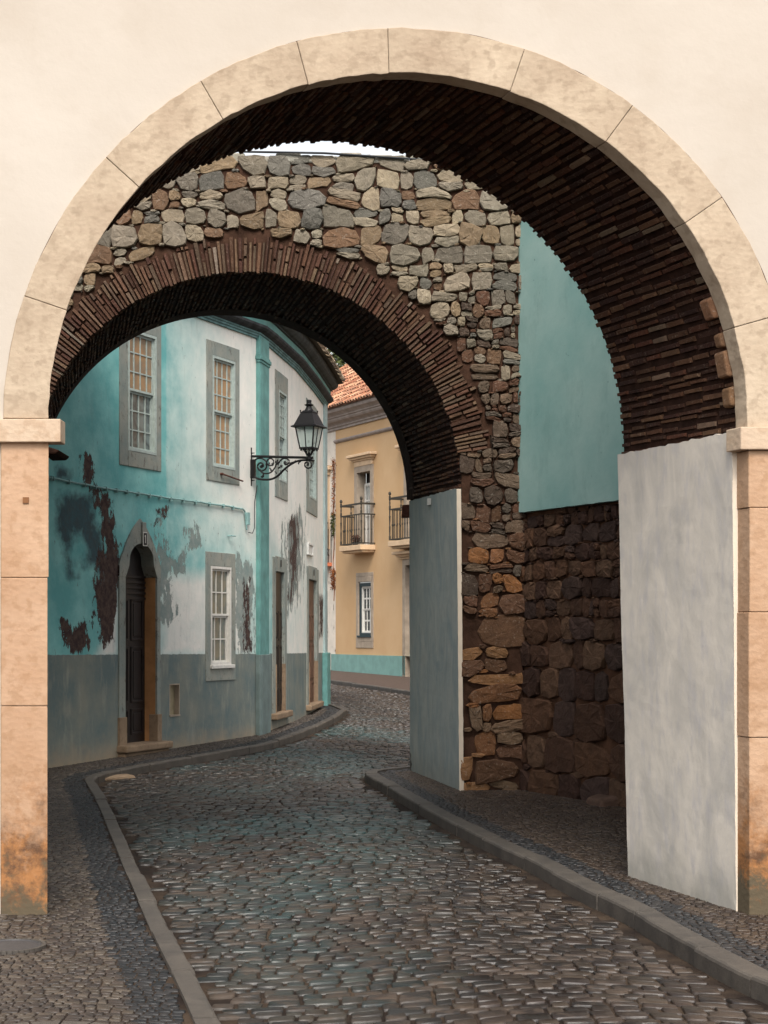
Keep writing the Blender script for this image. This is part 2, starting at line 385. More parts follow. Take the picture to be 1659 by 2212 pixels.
def courses(a0, a1, b0, b1, hf, wf=(.8, 2.2), wav=.22, split=.2, rot=.10, chips=.35):
    """irregular coursed stones: yields (centre x, centre y, polygon)"""
    y = b0; j = 0
    while y < b1:
        h = hf(y)*random.uniform(.7, 1.35); x = a0-random.uniform(0, h*2)
        def lo(a, jj=j, yy=y, hh=h): return yy+wav*.14*mnoise.noise(Vector((a*2.3, jj*7.7, 0)))+wav*.08*mnoise.noise(Vector((a*7, jj*3.1, 5)))
        def hi(a, jj=j+1, yy=y+h, hh=h): return yy+wav*.14*mnoise.noise(Vector((a*2.3, jj*7.7, 0)))+wav*.08*mnoise.noise(Vector((a*7, jj*3.1, 5)))
        while x < a1+h:
            w_ = h*random.uniform(*wf); parts = [(x, x+w_, 0.0, 1.0)]
            r = random.random()
            if r < split: k = random.uniform(.35, .65); parts = [(x, x+w_, 0, k), (x, x+w_, k, 1.0)]
            elif r < split*1.5: k = random.uniform(.3, .7); m_ = x+w_*random.uniform(.4, .6); parts = [(x, m_, 0, 1.0), (m_, x+w_, 0, k), (m_, x+w_, k, 1.0)]
            for (xa, xb, ka, kb) in parts:
                sl = random.uniform(-.12, .12)*h
                def pt(a, k): return (a+sl*(k-.5), lo(a)+(hi(a)-lo(a))*k)
                xm = (xa+xb)/2; km = (ka+kb)/2; jx = (xb-xa)*.10; jy = h*(kb-ka)*.10; u_ = random.uniform
                q = [pt(xa, ka), pt(xm+u_(-jx, jx), ka-u_(0, .06)), pt(xb, ka), pt(xb+u_(0, jx)*.5, km+u_(-.1, .1)), pt(xb, kb), pt(xm+u_(-jx, jx), kb+u_(0, .06)), pt(xa, kb), pt(xa-u_(0, jx)*.5, km+u_(-.1, .1))]
                cx = sum(p[0] for p in q)/8; cy = sum(p[1] for p in q)/8
                for c_ in (0, 2, 4, 6):
                    t = random.uniform(0, .26); q[c_] = (q[c_][0]+(cx-q[c_][0])*t, q[c_][1]+(cy-q[c_][1])*t)
                sc = random.uniform(.95, 1.05); ra = random.uniform(-rot, rot); ca, sa = math.cos(ra)*sc, math.sin(ra)*sc
                q = [(cx+(a-cx)*ca-(b-cy)*sa, cy+(a-cx)*sa+(b-cy)*ca) for a, b in q]
                yield cx, cy, q
            if random.random() < chips:
                cx, cy = x+random.uniform(-.2, .2)*h, lo(x); r_ = h*random.uniform(.10, .2); n_ = random.choice((5, 6)); e_ = random.uniform(1, 2.2)
                yield cx, cy, [(cx+r_*e_*math.cos(2*math.pi*k/n_), cy+r_*.7*math.sin(2*math.pi*k/n_)*random.uniform(.7, 1)) for k in range(n_)]
            x += w_
        y += h; j += 1
def chaikin(p, q=.25):
    o = []
    for i in range(len(p)):
        a = p[i]; b = p[(i+1) % len(p)]
        o.append((a[0]*(1-q)+b[0]*q, a[1]*(1-q)+b[1]*q)); o.append((a[0]*q+b[0]*(1-q), a[1]*q+b[1]*(1-q)))
    return o
def add_stone(mb, poly, to3, gap, relief, col, rnd=2, q=.22):
    cx = sum(p[0] for p in poly)/len(poly); cy = sum(p[1] for p in poly)/len(poly)
    mr = sum(math.hypot(p[0]-cx, p[1]-cy) for p in poly)/len(poly)
    if mr < gap*1.3: return
    k = 1-gap/mr; p = [(cx+(a-cx)*k, cy+(b-cy)*k) for a, b in poly]
    # drop tiny edges, then round the corners
    pp = []
    for a in p:
        if not pp or math.hypot(a[0]-pp[-1][0], a[1]-pp[-1][1]) > mr*.12: pp.append(a)
    if len(pp) < 3: return
    for _ in range(rnd): pp = chaikin(pp, q)
    jt = mr*.05; pp = [(a+random.uniform(-jt, jt), b+random.uniform(-jt, jt)) for a, b in pp]
    n = len(pp); ta, tb = random.uniform(-.25, .25), random.uniform(-.25, .25)
    rings = []
    for sc, hh in ((1.02, -.25), (1.0, .6), (.94, .92), (.55, 1.0)):
        base = len(mb.v)
        for a, b in pp:
            x = cx+(a-cx)*sc; y = cy+(b-cy)*sc
            h = relief*(hh+((x-cx)/mr*ta+(y-cy)/mr*tb if hh > 0 else 0)*.6+(random.uniform(-.13, .13) if hh > .3 else 0))
            mb.v.append(tuple(to3(x, y, h)))
        rings.append(base)
    for r in range(3):
        for i in range(n):
            j = (i+1) % n; mb.face((rings[r]+i, rings[r]+j, rings[r+1]+j, rings[r+1]+i), None, col)
    c = mb.vert(to3(cx, cy, relief*(1.02+random.uniform(-.1, .1))))
    for i in range(n): mb.face((rings[3]+i, rings[3]+(i+1) % n, c), None, col)
def vary(c, k=.15, hue=.05):
    t = 1+random.uniform(-k, k); return (c[0]*t*(1+random.uniform(-hue, hue)), c[1]*t, c[2]*t*(1+random.uniform(-hue, hue)), 1)
def lerp(a, b, t): return tuple(x+(y-x)*t for x, y in zip(a, b))

# ---------------------------------------------------------------- arch masses
def arch_block(mb, x0, x1, z0, z1, fr, bk, n=64, mi_f=0, mi_s=1, mi_b=0, zoff=0.0, rb=0.0, bs=0.0):
    """solid wall between two upright planes with an arched way; fr / bk = (Y, cx, cz, R); rb moves the foot of the right jamb"""
    def arc(p): return [(p[1]+p[3]*math.cos(math.pi*i/n), p[0], p[2]+p[3]*math.sin(math.pi*i/n)) for i in range(n+1)]
    af, ab = arc(fr), arc(bk)
    for (p, a, mi, flip) in ((fr, af, mi_f, False), (bk, ab, mi_b, True)):
        Y = p[0]; xr = p[1]+p[3]; xl = p[1]-p[3]
        def q(pts): mb.poly(pts if not flip else pts[::-1], mi)
        for i in range(n): q([a[i+1], a[i], (a[i][0], Y, z1), (a[i+1][0], Y, z1)])
        q([(x0, Y, z0), (xl, Y, z0), (xl, Y, p[2]), (x0, Y, p[2])]); q([(x0, Y, p[2]), (xl, Y, p[2]), (xl, Y, z1), (x0, Y, z1)])
        q([(xr+rb, Y, z0), (x1, Y, z0), (x1, Y, p[2]), (xr, Y, p[2])]); q([(xr, Y, p[2]), (x1, Y, p[2]), (x1, Y, z1), (xr, Y, z1)])
    for i in range(n): mb.poly([af[i], af[i+1], ab[i+1], ab[i]], mi_s)
    fl, bl = fr[1]-fr[3], bk[1]-bk[3]; frr, brr = fr[1]+fr[3], bk[1]+bk[3]
    mb.poly([(fl, fr[0], z0), (bl, bk[0], z0), (bl, bk[0], bk[2]), (fl, fr[0], fr[2])], mi_s)
    mb.poly([(brr+rb, bk[0], z0), (frr+rb, fr[0], z0), (frr, fr[0], fr[2]), (brr, bk[0], bk[2])], mi_s)
    mb.poly([(x0, fr[0], z1), (x1, fr[0], z1), (x1, bk[0], z1), (x0, bk[0], z1)], mi_b)
    mb.poly([(x0, bk[0], z0), (x0, fr[0], z0), (x0, fr[0], z1), (x0, bk[0], z1)], mi_b)
    mb.poly([(x1, fr[0], z0), (x1, bk[0], z0), (x1, bk[0], z1), (x1, fr[0], z1)], mi_b)
def vault_bricks(mb, fr, bk, th0, th1, course, length, relief, colf, over=.03, rough=1.0):
    """thin bricks laid along a barrel between two arcs"""
    def P(th, t, h):
        Y = fr[0]+(bk[0]-fr[0])*t; cx = fr[1]+(bk[1]-fr[1])*t; cz = fr[2]+(bk[2]-fr[2])*t; r = fr[3]+(bk[3]-fr[3])*t-h
        return (cx+r*math.cos(th), Y, cz+r*math.sin(th))
    depth = abs(bk[0]-fr[0]); R = fr[3]; th = th0
    while th < th1:
        dh = course*random.uniform(.85, 1.15)/R; t = -random.uniform(0, .8)*length/depth
        w1 = random.uniform(0, 6); off = random.uniform(-.006, .012)
        while t < 1:
            L = length*random.uniform(.75, 1.15)/depth
            ta, tb = max(t, 0), min(t+L, 1)
            last = tb >= 1
            if last: tb = 1+random.uniform(.4, 1)*over/depth
            if tb-ta > .02:
                g = .006/depth; h = relief*random.uniform(.65, 1.1)+off*.5
                if random.random() < .03: h *= .2
                wob = .010/R*math.sin(ta*5+w1); gg = dh*.14
                a0 = th+gg+wob+random.uniform(-.05, .05)*dh; a1 = th+dh-gg+wob+random.uniform(-.08, .08)*dh
                b0 = a0+random.uniform(-.06, .06)*dh; b1 = a1+random.uniform(-.06, .06)*dh
                h2 = h+random.uniform(-.3, .3)*relief*.5
                c = colf(th)
                e = dh*.14; et = .012/depth
                mb.hexa([P(a0, ta+g, -.03), P(a1, ta+g, -.03), P(b1, tb-g, -.03), P(b0, tb-g, -.03),
                         P(a0+e, ta+g+et, h), P(a1-e, ta+g+et, h), P(b1-e, tb-g-et, h2), P(b0+e, tb-g-et, h2)], None, c)
            t += L
        th += dh

# ================================================================= GATEWAY (front arch)
YF = 9.5; YI = 9.62; YB = 10.97; KX = -.344
FC = (PX(860, YF), PZ(913, YF)); FR = 755*YF/F; FRO = 852*YF/F
FC2 = (FC[0]+KX*(YI-YF), FC[1])
BC = (PX(690, YB), PZ(962, YB)); BR = 650*YB/F
gate = empty('arched_gateway', (FC[0], YF, 0), 'large cream rendered gateway with pale stone arch nearest the viewer', 'gateway')
mb = MB()
arch_block(mb, -9, 9, -.1, 9.0, (YF+.012, FC[0], FC[1], FR+.06), (YI, FC2[0], FC[1], FR+.06), 80, 0, 0, 0)
mb.build('wall', [MAT_CREAM], gate)
mb = MB()
arch_block(mb, -9, 9, -.1, 9.0, (YI+.004, FC2[0], FC[1], FR+.023), (YB, BC[0], BC[1], BR+.023), 80, 1, 1, 0, rb=.075)
mb.build('vault_core', [MAT_CREAM, MAT_BRICKBED], gate)
# voussoirs
def ang(x, y): return math.degrees(math.atan2(913-y, x-860))
joints = [(1659, 687), (1545, 437), (1358, 240), (1130, 116), (838, 62), (640, 85), (428, 165), (235, 345), (55, 640)]
angs = [-0.8]+[ang(*j) for j in joints]+[179.4]
for k in range(len(angs)-1):
    a0, a1 = R_(angs[k]+.045), R_(angs[k+1]-.045); n = 10; mb = MB()
    prot = random.uniform(-.003, .006); yo = YF-prot-.004
    ri = FR+random.uniform(-.003, .003)
    for i in range(n):
        t0 = a0+(a1-a0)*i/n; t1 = a0+(a1-a0)*(i+1)/n
        def q(t, r, y): return (FC[0]+r*math.cos(t), y, FC[1]+r*math.sin(t))
        ro = FRO+random.uniform(-.004, .004) if 0 < i < n else FRO
        b = len(mb.v)
        mb.hexa([q(t0, ri, yo), q(t0, FRO, yo), q(t1, FRO, yo), q(t1, ri, yo), q(t0, ri, YI), q(t0, FRO, YI), q(t1, FRO, YI), q(t1, ri, YI)])
    # weld inner duplicate faces away by building a clean shell
    me_v = []; mb2 = MB()
    N = n+1
    for i in range(N):
        t = a0+(a1-a0)*i/n; jo = random.uniform(-.004, .004) if 0 < i < n else 0; ji = random.uniform(-.004, .004) if 0 < i < n else 0
        for (r, y) in ((ri+ji, yo), (FRO+jo, yo), (FRO+jo, YI), (ri+ji, YI)):
            mb2.v.append(((FC[0] if y < YF+.05 else FC2[0])+r*math.cos(t), y, FC[1]+r*math.sin(t)))
    for i in range(n):
        for e in range(4):
            e2 = (e+1) % 4; mb2.face((i*4+e, i*4+e2, (i+1)*4+e2, (i+1)*4+e))
    mb2.face((3, 2, 1, 0)); mb2.face((n*4, n*4+1, n*4+2, n*4+3))
    mb2.build('arch_stone', MAT_ARCHSTONE, gate, bevel=.004)
mb = MB(); n = 220
for i in range(n):
    t0, t1 = math.pi*i/n, math.pi*(i+1)/n; wd = [max(.0008, .0035+.006*mnoise.noise(Vector((t*9, 0, 3)))) for t in (t0, t1)]; y = YF+.012-.0025
    def q(t, r): return (FC[0]+r*math.cos(t), y, FC[1]+r*math.sin(t))
    mb.poly([q(t0, FRO-.004), q(t0, FRO+wd[0]), q(t1, FRO+wd[1]), q(t1, FRO-.004)][::-1])
mb.build('edge_joint', MAT_JOINT, gate)
# piers
def pier(xa, xb, ys, ybase, zt):
    zs = [zt]+[PZ(y, YF) for y in ys]+[-.08]
    for i in range(len(zs)-1):
        mb = MB(); j = random.uniform(-.004, .004)
        y0 = YF-.010-random.uniform(0, .006); xl, xr = xa+(j if xa > 0 else 0), xb+(j if xa < 0 else 0); d_ = KX*(YI-YF); zb, zt2 = zs[i+1]+.0015, zs[i]-.0015
        mb.hexa([(xl, y0, zb), (xr, y0, zb), (xr+d_, YI-.004, zb), (xl+d_, YI-.004, zb), (xl, y0, zt2), (xr, y0, zt2), (xr+d_, YI-.004, zt2), (xl+d_, YI-.004, zt2)])
        mb.build('pier_stone', MAT_PIER, gate, bevel=.005)
pier(PX(3, YF), FC[0]-FR, [1248, 1525], 1990, PZ(955, YF))
pier(FC[0]+FR+.006, FC[0]+FRO, [1097, 1322, 1593], 1956, PZ(973, YF))
mb = MB(); mb.box(-9, PX(131, YF-.04), YF-.045, YI-.02, PZ(955, YF-.04), PZ(905, YF-.04)); mb.build('impost', MAT_IMPOST, gate, bevel=.006)
mb = MB(); xa = PX(1600, YF-.04); z0, z1 = PZ(971, YF-.04), PZ(922, YF-.04); d_ = KX*.155
mb.hexa([(xa, YF-.045, z0), (9, YF-.045, z0), (9, YF+.11, z0), (xa+d_, YF+.11, z0), (xa, YF-.045, z1), (9, YF-.045, z1), (9, YF+.11, z1), (xa+d_, YF+.11, z1)]); mb.build('impost', MAT_IMPOST, gate, bevel=.006)
mb = MB(); mb.box(-9, FC[0]-FR+.004, YF-.028, YF+.02, -.05, .075); mb.build('plinth', MAT_PIER, gate, bevel=.01)
# square peg hole in the left pier, dark recess block
mb = MB(); hx, hz = PX(88*0+57, YF), PZ(1081, YF)
mb.box(hx-.017, hx+.017, YF-.0185, YF-.008, hz-.017, hz+.017); mb.build('peg_hole', simple('shaded_hole', rgb(120, 84, 58), .95, .1), gate)
# brick vault
mb = MB()
def bc(th):
    b = rgb(112, 92, 74) if random.random() < .04 else random.choice([rgb(82, 55, 38), rgb(68, 43, 31), rgb(94, 67, 48), rgb(58, 36, 28), rgb(82, 50, 35)]); return vary(b, .2)
vault_bricks(mb, (YI+.01, FC2[0], FC[1], FR+.022), (YB, BC[0], BC[1], BR+.022), R_(-2.4), R_(181), .052, .23, .016, bc, .014)
mb.build('brick_vault', MAT_BRICK, gate, colattr=True)
# a few stones at the vault edge next to the ring
mb = MB()
for (dg, ln, dp) in ((3, .13, .12), (8, .17, .14), (13, .10, .10), (18, .14, .13)):
    a0 = R_(dg); a1 = R_(dg+math.degrees(ln/FR)); y0, y1 = YI+.006, YI+dp; c = vary(rgb(132, 98, 72))
    def P(t, y, h): 
        s = (y-YI)/(YB-YI); return (FC2[0]+(BC[0]-FC2[0])*s+(FR+.02-h)*math.cos(t), y, FC[1]+(FR+.02-h)*math.sin(t))
    mb.hexa([P(a0, y0, -.03), P(a1, y0, -.03), P(a1, y1, -.03), P(a0, y1, -.03), P(a0+.006, y0, .045), P(a1-.006, y0, .045), P(a1-.006, y1-.02, .04), P(a0+.006, y1-.02, .04)], None, c)
mb.build('edge_stone', MAT_RUBBLE, gate, colattr=True, bevel=.012)
# plaster lining of the right jamb
def lining_panel(name, near_t, near_b, far_t, far_b, ynear, yfar, ztn, ztf, z0, mat, parent, thick=.05, nu=40, nv=60, edge=.033):
    mb = MB()
    idx = {}
    for i in range(nu+1):
        for j in range(nv+1):
            s = i/nu; t = j/nv
            top = ztn+(ztf-ztn)*s+.010*mnoise.noise(Vector((s*7, 3.1, .2)))+.009*mnoise.noise(Vector((s*45, 9.1, .2)))
            z = z0+(top-z0)*t
            xn = near_b+(near_t-near_b)*t; xf = far_b+(far_t-far_b)*t
            wv = .005*mnoise.noise(Vector((s*2, t*4, 1)))+.0015*mnoise.noise(Vector((s*12, t*40, 4)))
            ef = .003*mnoise.noise(Vector((t*12, 5, 5))) if i == nu else 0
            if i == 0: wv = wv*.4+.003*mnoise.noise(Vector((t*30, 2, 7)))+.0015*mnoise.noise(Vector((t*110, 2, 7)))
            idx[i, j] = mb.vert((xn+(xf-xn)*s+wv+ef, ynear+(yfar-ynear)*s, z))
    for i in range(nu):
        for j in range(nv): mb.face((idx[i, j], idx[i, j+1], idx[i+1, j+1], idx[i+1, j]), 0)
    for j in range(nv):
        for (i, mi, k) in ((0, 1, 1), (nu, 0, -1)):
            a, b = mb.v[idx[i, j]], mb.v[idx[i, j+1]]
            p = [a, (a[0]+thick, a[1]+(0), a[2]), (b[0]+thick, b[1], b[2]), b]
            mb.poly(p if k > 0 else p[::-1], mi)
    for i in range(nu):
        a, b = mb.v[idx[i, nv]], mb.v[idx[i+1, nv]]
        mb.poly([a, (a[0]+thick, a[1], a[2]), (b[0]+thick, b[1], b[2]), b], 1)
    return mb.build(name, [mat, MAT_EDGE], parent, smooth=False)
lining_panel('plaster_lining', PX(1581, YI), PX(1590, YI), PX(1334, YB), PX(1358, YB), YI-.006, YB+.01, PZ(934, YI), PZ(982, YB), .0, MAT_LINING, gate)

# ================================================================= RUBBLE WALL (second arch)
YR = 17.0; YR2 = 19.4
RC = (PX(530, YR), PZ(1053, YR)); RR = 463*YR/F
RC2 = (PX(480, YR2), PZ(1080, YR2)); RR2 = 400*YR2/F
RX1 = PX(1136, YR); RTOP = PZ(340, YR)
rub = empty('rubble_stone_gateway', (RC[0], YR, 0), 'rough rubble stone wall with brick rimmed archway behind the cream gateway', 'stone wall')
mb = MB(); arch_block(mb, -9, RX1-.03, -.1, RTOP-.03, (YR, RC[0], RC[1], RR+.02), (YR2, RC2[0], RC2[1], RR2+.035), 64, 0, 1, 0)
mb.build('wall_core', [MAT_MORTAR, MAT_BRICKBED], rub)
RING = .36
def hf_r(b): return .16 if b > 5.0 else .115 if b > 3.3 else (.25 if b < 2.2 else .15)
SPR = RC[1]+math.sin(R_(9))*(RR+.15)
def AX(b): return RC[0]+(RR if b < RC[1] else math.sqrt(max(0, RR*RR-(b-RC[1])**2)))
mb = MB()
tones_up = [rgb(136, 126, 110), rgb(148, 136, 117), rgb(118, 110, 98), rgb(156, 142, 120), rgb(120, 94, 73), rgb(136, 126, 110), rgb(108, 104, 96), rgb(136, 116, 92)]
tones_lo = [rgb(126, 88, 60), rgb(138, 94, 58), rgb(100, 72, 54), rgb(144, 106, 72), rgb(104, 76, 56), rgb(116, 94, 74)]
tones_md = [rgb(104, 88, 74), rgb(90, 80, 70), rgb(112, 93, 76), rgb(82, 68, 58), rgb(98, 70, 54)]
for x, y, p in courses(-6.5, RX1, -.02, RTOP, hf_r, (.7, 2.1), .45, .25, .12, 1.0):
    if x > RX1-.02 or x < -6.5 or y > RTOP or y < 0: continue
    dx, dy = x-RC[0], y-RC[1]
    if y < SPR and x > RC[0]:
        if x < AX(y)+.01: continue
    elif y < RC[1]: continue
    elif math.hypot(dx, dy) < RR+RING+.02: continue
    q = []
    for (a, b) in p:
        a = min(a, RX1+.01); b = min(b, RTOP+.02)
        if y < SPR: a = max(a, AX(b)+.005)
        elif b < RC[1]: a = min(a, RC[0]-RR-.005)
        if y >= SPR or x < RC[0]:
            d = math.hypot(a-RC[0], b-RC[1])
            if d < RR+RING: k = (RR+RING)/d; a = RC[0]+(a-RC[0])*k; b = RC[1]+(b-RC[1])*k
        q.append((a, b))
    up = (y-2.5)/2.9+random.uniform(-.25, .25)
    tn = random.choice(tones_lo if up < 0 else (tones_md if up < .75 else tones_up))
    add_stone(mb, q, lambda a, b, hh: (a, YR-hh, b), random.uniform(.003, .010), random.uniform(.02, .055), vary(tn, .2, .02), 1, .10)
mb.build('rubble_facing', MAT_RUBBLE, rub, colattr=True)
# side face of the wall end above the side wall (coping stones along the top)
mb = MB(); a = -6.5
while a < RX1:
    wd = random.uniform(.18, .42); h = random.uniform(.03, .09)
    mb.box(a+.01, min(a+wd, RX1), YR-.03+random.uniform(0, .02), YR+.6, RTOP-.06, RTOP-.03+h, None, vary(rgb(168, 162, 148), .15)); a += wd
mb.build('coping_stone', MAT_RUBBLE, rub, colattr=True, bevel=.02)
# brick rim
mb = MB(); th = R_(9)
while th < math.pi:
    dth = .041*random.uniform(.8, 1.25)/(RR+.1); g = dth*.12
    r = RR-.0+random.uniform(-.006, .012); rend = RR+RING+random.uniform(-.05, .03)
    while r < rend-.04:
        L = random.choice([.15, .3, .36])*random.uniform(.85, 1.1); r2 = min(r+L, rend)
        h = random.uniform(.012, .05)
        if random.random() < .04: h = .004
        j = lambda: random.uniform(-.1, .1)*dth
        a0, a1, b0, b1 = th+g+j(), th+dth-g+j(), th+g+j(), th+dth-g+j()
        base = random.choice([rgb(92, 66, 52), rgb(104, 78, 62), rgb(82, 56, 46), rgb(114, 92, 74), rgb(98, 80, 66), rgb(88, 60, 48)])
        if random.random() < .05: base = rgb(146, 130, 114)
        def P(t, rr, hh): return (RC[0]+rr*math.cos(t), YR-hh, RC[1]+rr*math.sin(t))
        e = dth*.1
        mb.hexa([P(a0, r, -.03), P(b0, r2-.008, -.03), P(b1, r2-.008, -.03), P(a1, r, -.03),
                 P(a0+e, r+.004, h), P(b0+e, r2-.016, h), P(b1-e, r2-.016, h), P(a1-e, r+.004, h)], None, vary(base, .2))
        r = r2
    th += dth
mb.build('brick_rim', MAT_BRICK, rub, colattr=True)
mb = MB()
vault_bricks(mb, (YR, RC[0], RC[1], RR+.015), (YR2, RC2[0], RC2[1], RR2+.02), R_(0), R_(180), .055, .23, .016, bc, -.01)
mb.build('brick_vault', MAT_BRICK, rub, colattr=True)
lining_panel('plaster_lining', PX(986, YR), PX(992, YR), PX(884, YR2), PX(886, YR2), YR-.035, YR2+.02, PZ(1056, YR), PZ(1082, YR2), .0, MAT_LINING2, rub, .045)
mb = MB(); n = 72
for i in range(n):
    t0, t1 = math.pi*i/n, math.pi*(i+1)/n
    def P(t, rr, y):
        k = (y-YR)/(YR2-YR); return (RC[0]+(RC2[0]-RC[0])*k+rr*math.cos(t), y, RC[1]+(RC2[1]-RC[1])*k+rr*math.sin(t))
    ya, yb = YR2-.35, YR2+.012; r0, r1 = RR2+.006, RR2-.004
    mb.poly([P(t0, r0, ya), P(t1, r0, ya), P(t1, r1, yb), P(t0, r1, yb)]); mb.poly([P(t0, r1, yb), P(t1, r1, yb), P(t1, RR2+.2, yb), P(t0, RR2+.2, yb)])
mb.build('arch_edge', MAT_BRICKBED, rub)
# dark impost of the left springing
mb = MB(); mb.hexa([(PX(100, YR), YR-.12, PZ(985, YR)), (PX(126, YR), YR-.12, PZ(984, YR)), (PX(124, YR), YR+.5, PZ(984, YR)), (PX(90, YR), YR+.5, PZ(985, YR)),
                    (PX(100, YR), YR-.12, PZ(965, YR)), (PX(134, YR), YR-.12, PZ(975, YR)), (PX(132, YR), YR+.5, PZ(975, YR)), (PX(90, YR), YR+.5, PZ(965, YR))])
mb.build('impost', MAT_BRICKBED, rub, bevel=.02)

# ================================================================= SIDE WALL (stone below, teal render above)
A = Vector((RX1-.01, YR+.03, 0)); B = Vector((PX(1352, 15.4), 15.4, 0)); D = (B-A).normalized(); A = A-D*.35; Lw = 6.5
Nn = Vector((-D.y, D.x, 0));
if Nn.dot(Vector((0, -1, 0))) < 0: Nn = -Nn
side = empty('side_wall', tuple(A), 'wall between the two gateways, dark rough blocks below smooth teal render', 'wall')
def S3(a, b, h): p = A+D*a+Nn*h; return (p.x, p.y, b)
ZB = 2.93
mb = MB(); mb.hexa([S3(0, -.1, 0), S3(Lw, -.1, 0), S3(Lw, -.1, -.5), S3(0, -.1, -.5), S3(0, ZB, 0), S3(Lw, ZB, 0), S3(Lw, ZB, -.5), S3(0, ZB, -.5)])
mb.build('block_base', MAT_MORTAR_D, side)
mb = MB()
for x, y, p in courses(0, 4.5, -.02, ZB, lambda b: .34-.075*b, (.7, 1.9), .3, .16, .03, .5):
    if x < 0 or x > 4.5 or y < 0 or y > ZB: continue
    q = [(max(a, 0.0), min(b, ZB-.004)) for a, b in p]
    tn = random.choice([rgb(82, 58, 44), rgb(68, 48, 39), rgb(90, 64, 47), rgb(74, 57, 50), rgb(98, 74, 57)])
    add_stone(mb, q, S3, random.uniform(.004, .010), random.uniform(.03, .06), vary(tn, .18, .02), 1, .10)
mb.build('block_facing', MAT_BLOCKS, side, colattr=True)
mb = MB(); n = 260; top = 8.2
for i in range(n):
    s0, s1 = Lw*i/n, Lw*(i+1)/n
    def zb(s): return ZB-.02+.006*mnoise.noise(Vector((s*9, 0, 0)))+.007*mnoise.noise(Vector((s*40, 0, 0)))
    mb.poly([S3(s0, zb(s0), .08), S3(s1, zb(s1), .08), S3(s1, top, .06), S3(s0, top, .06)])
    mb.poly([S3(s0, zb(s0), .08), S3(s0, zb(s0), -.02), S3(s1, zb(s1), -.02), S3(s1, zb(s1), .08)])
mb.poly([S3(0, ZB, .08), S3(0, top, .06), S3(0, top, -.4), S3(0, ZB, -.4)]); mb.poly([S3(0, top, .06), S3(Lw, top, .06), S3(Lw, top, -.4), S3(0, top, -.4)])
mb.poly([S3(0, ZB, -.4), S3(0, top, -.4), S3(Lw, top, -.4), S3(Lw, ZB, -.4)])
mb.build('teal_render', MAT_TEALRENDER, side)
# flat stone at the foot
o = S3(1.9, .06, .14); mb = MB(); mb.hexa([S3(1.72, -.02, .02), S3(2.15, -.02, .02), S3(2.12, -.02, .26), S3(1.76, -.02, .22), S3(1.74, .17, .02), S3(2.12, .18, .02), S3(2.08, .15, .22), S3(1.79, .14, .19)])
o = mb.build('foot_stone', simple('foot_stone_grey', rgb(84, 66, 56), .9, .2, .3, 8, .6), None, bevel=.03, seg=3); tag(o, 'flat worn block lying at the foot of the dark wall beside the pale lining', 'stone')

# ================================================================= CORNER HOUSE
class Line:
    def __init__(s, pts):
        s.p = [Vector((a, b)) for a, b in pts]; s.L = [0]
        for a, b in zip(s.p, s.p[1:]): s.L.append(s.L[-1]+(b-a).length)
    def seg(s, u):
        for i in range(len(s.p)-1):
            if u <= s.L[i+1] or i == len(s.p)-2: return i
    def at(s, u, off=0.0, back=None):
        i = s.seg(u); d = (s.p[i+1]-s.p[i]).normalized(); q = s.p[i]+d*(u-s.L[i]); n = Vector((d.y, -d.x))*s.side
        return q+n*off
    def n(s, u): i = s.seg(u); d = (s.p[i+1]-s.p[i]).normalized(); return Vector((d.y, -d.x))*s.side
    def d(s, u): i = s.seg(u); return (s.p[i+1]-s.p[i]).normalized()
    side = 1
    def u_of(s, x):
        k = (x-CX)/F
        for i in range(len(s.p)-1):
            a, b = s.p[i], s.p[i+1]; fa = a.x-k*a.y; fb = b.x-k*b.y
            if fa*fb <= 0: return s.L[i]+(b-a).length*fa/(fa-fb)
        a, b = s.p[-2], s.p[-1]; fa = a.x-k*a.y; fb = b.x-k*b.y
        return s.L[-2]+(b-a).length*fa/(fa-fb)
    def w(s, u, off, z): q = s.at(u, off); return (q.x, q.y, z)
    def offs(s, off):
        """mitred offset polyline with the arc-length nodes kept"""
        out = []
        for i in range(len(s.p)):
            ns = []
            if i > 0: d = (s.p[i]-s.p[i-1]).normalized(); ns.append(Vector((d.y, -d.x))*s.side)
            if i < len(s.p)-1: d = (s.p[i+1]-s.p[i]).normalized(); ns.append(Vector((d.y, -d.x))*s.side)
            if len(ns) == 2: m_ = (ns[0]+ns[1]).normalized(); m_ = m_/max(.4, m_.dot(ns[0]))
            else: m_ = ns[0]
            out.append(s.p[i]+m_*off)
        return out
HL = Line([(-3.39+.4196*(19.42-21.05), 19.42), (-1.875, 24.66), (-1.76, 25.35), (-1.47, 27.6), (-1.28, 30.0), (-1.135, 32.3), (-2.4, 33.4), (-6, 36.5)])
U = HL.u_of
UEND = HL.L[5]
house = empty('corner_house', (HL.p[0].x, HL.p[0].y, 0), 'two storey teal and white house with peeling paint along the left kerb', 'house')
def sdpoly(X, Yv, poly):
    """signed distance (negative inside) of arrays to a polygon in picture units"""
    d = np.full(X.shape, 1e9); inside = np.zeros(X.shape, bool); n = len(poly)
    for i in range(n):
        x1, y1 = poly[i]; x2, y2 = poly[(i+1) % n]; ex, ey = x2-x1, y2-y1
        t = np.clip(((X-x1)*ex+(Yv-y1)*ey)/(ex*ex+ey*ey+1e-9), 0, 1)
        d = np.minimum(d, np.hypot(X-x1-t*ex, Yv-y1-t*ey))
        c = ((y1 > Yv) != (y2 > Yv)) & (X < (x2-x1)*(Yv-y1)/(y2-y1+1e-9)+x1); inside ^= c
    return np.where(inside, -d, d)
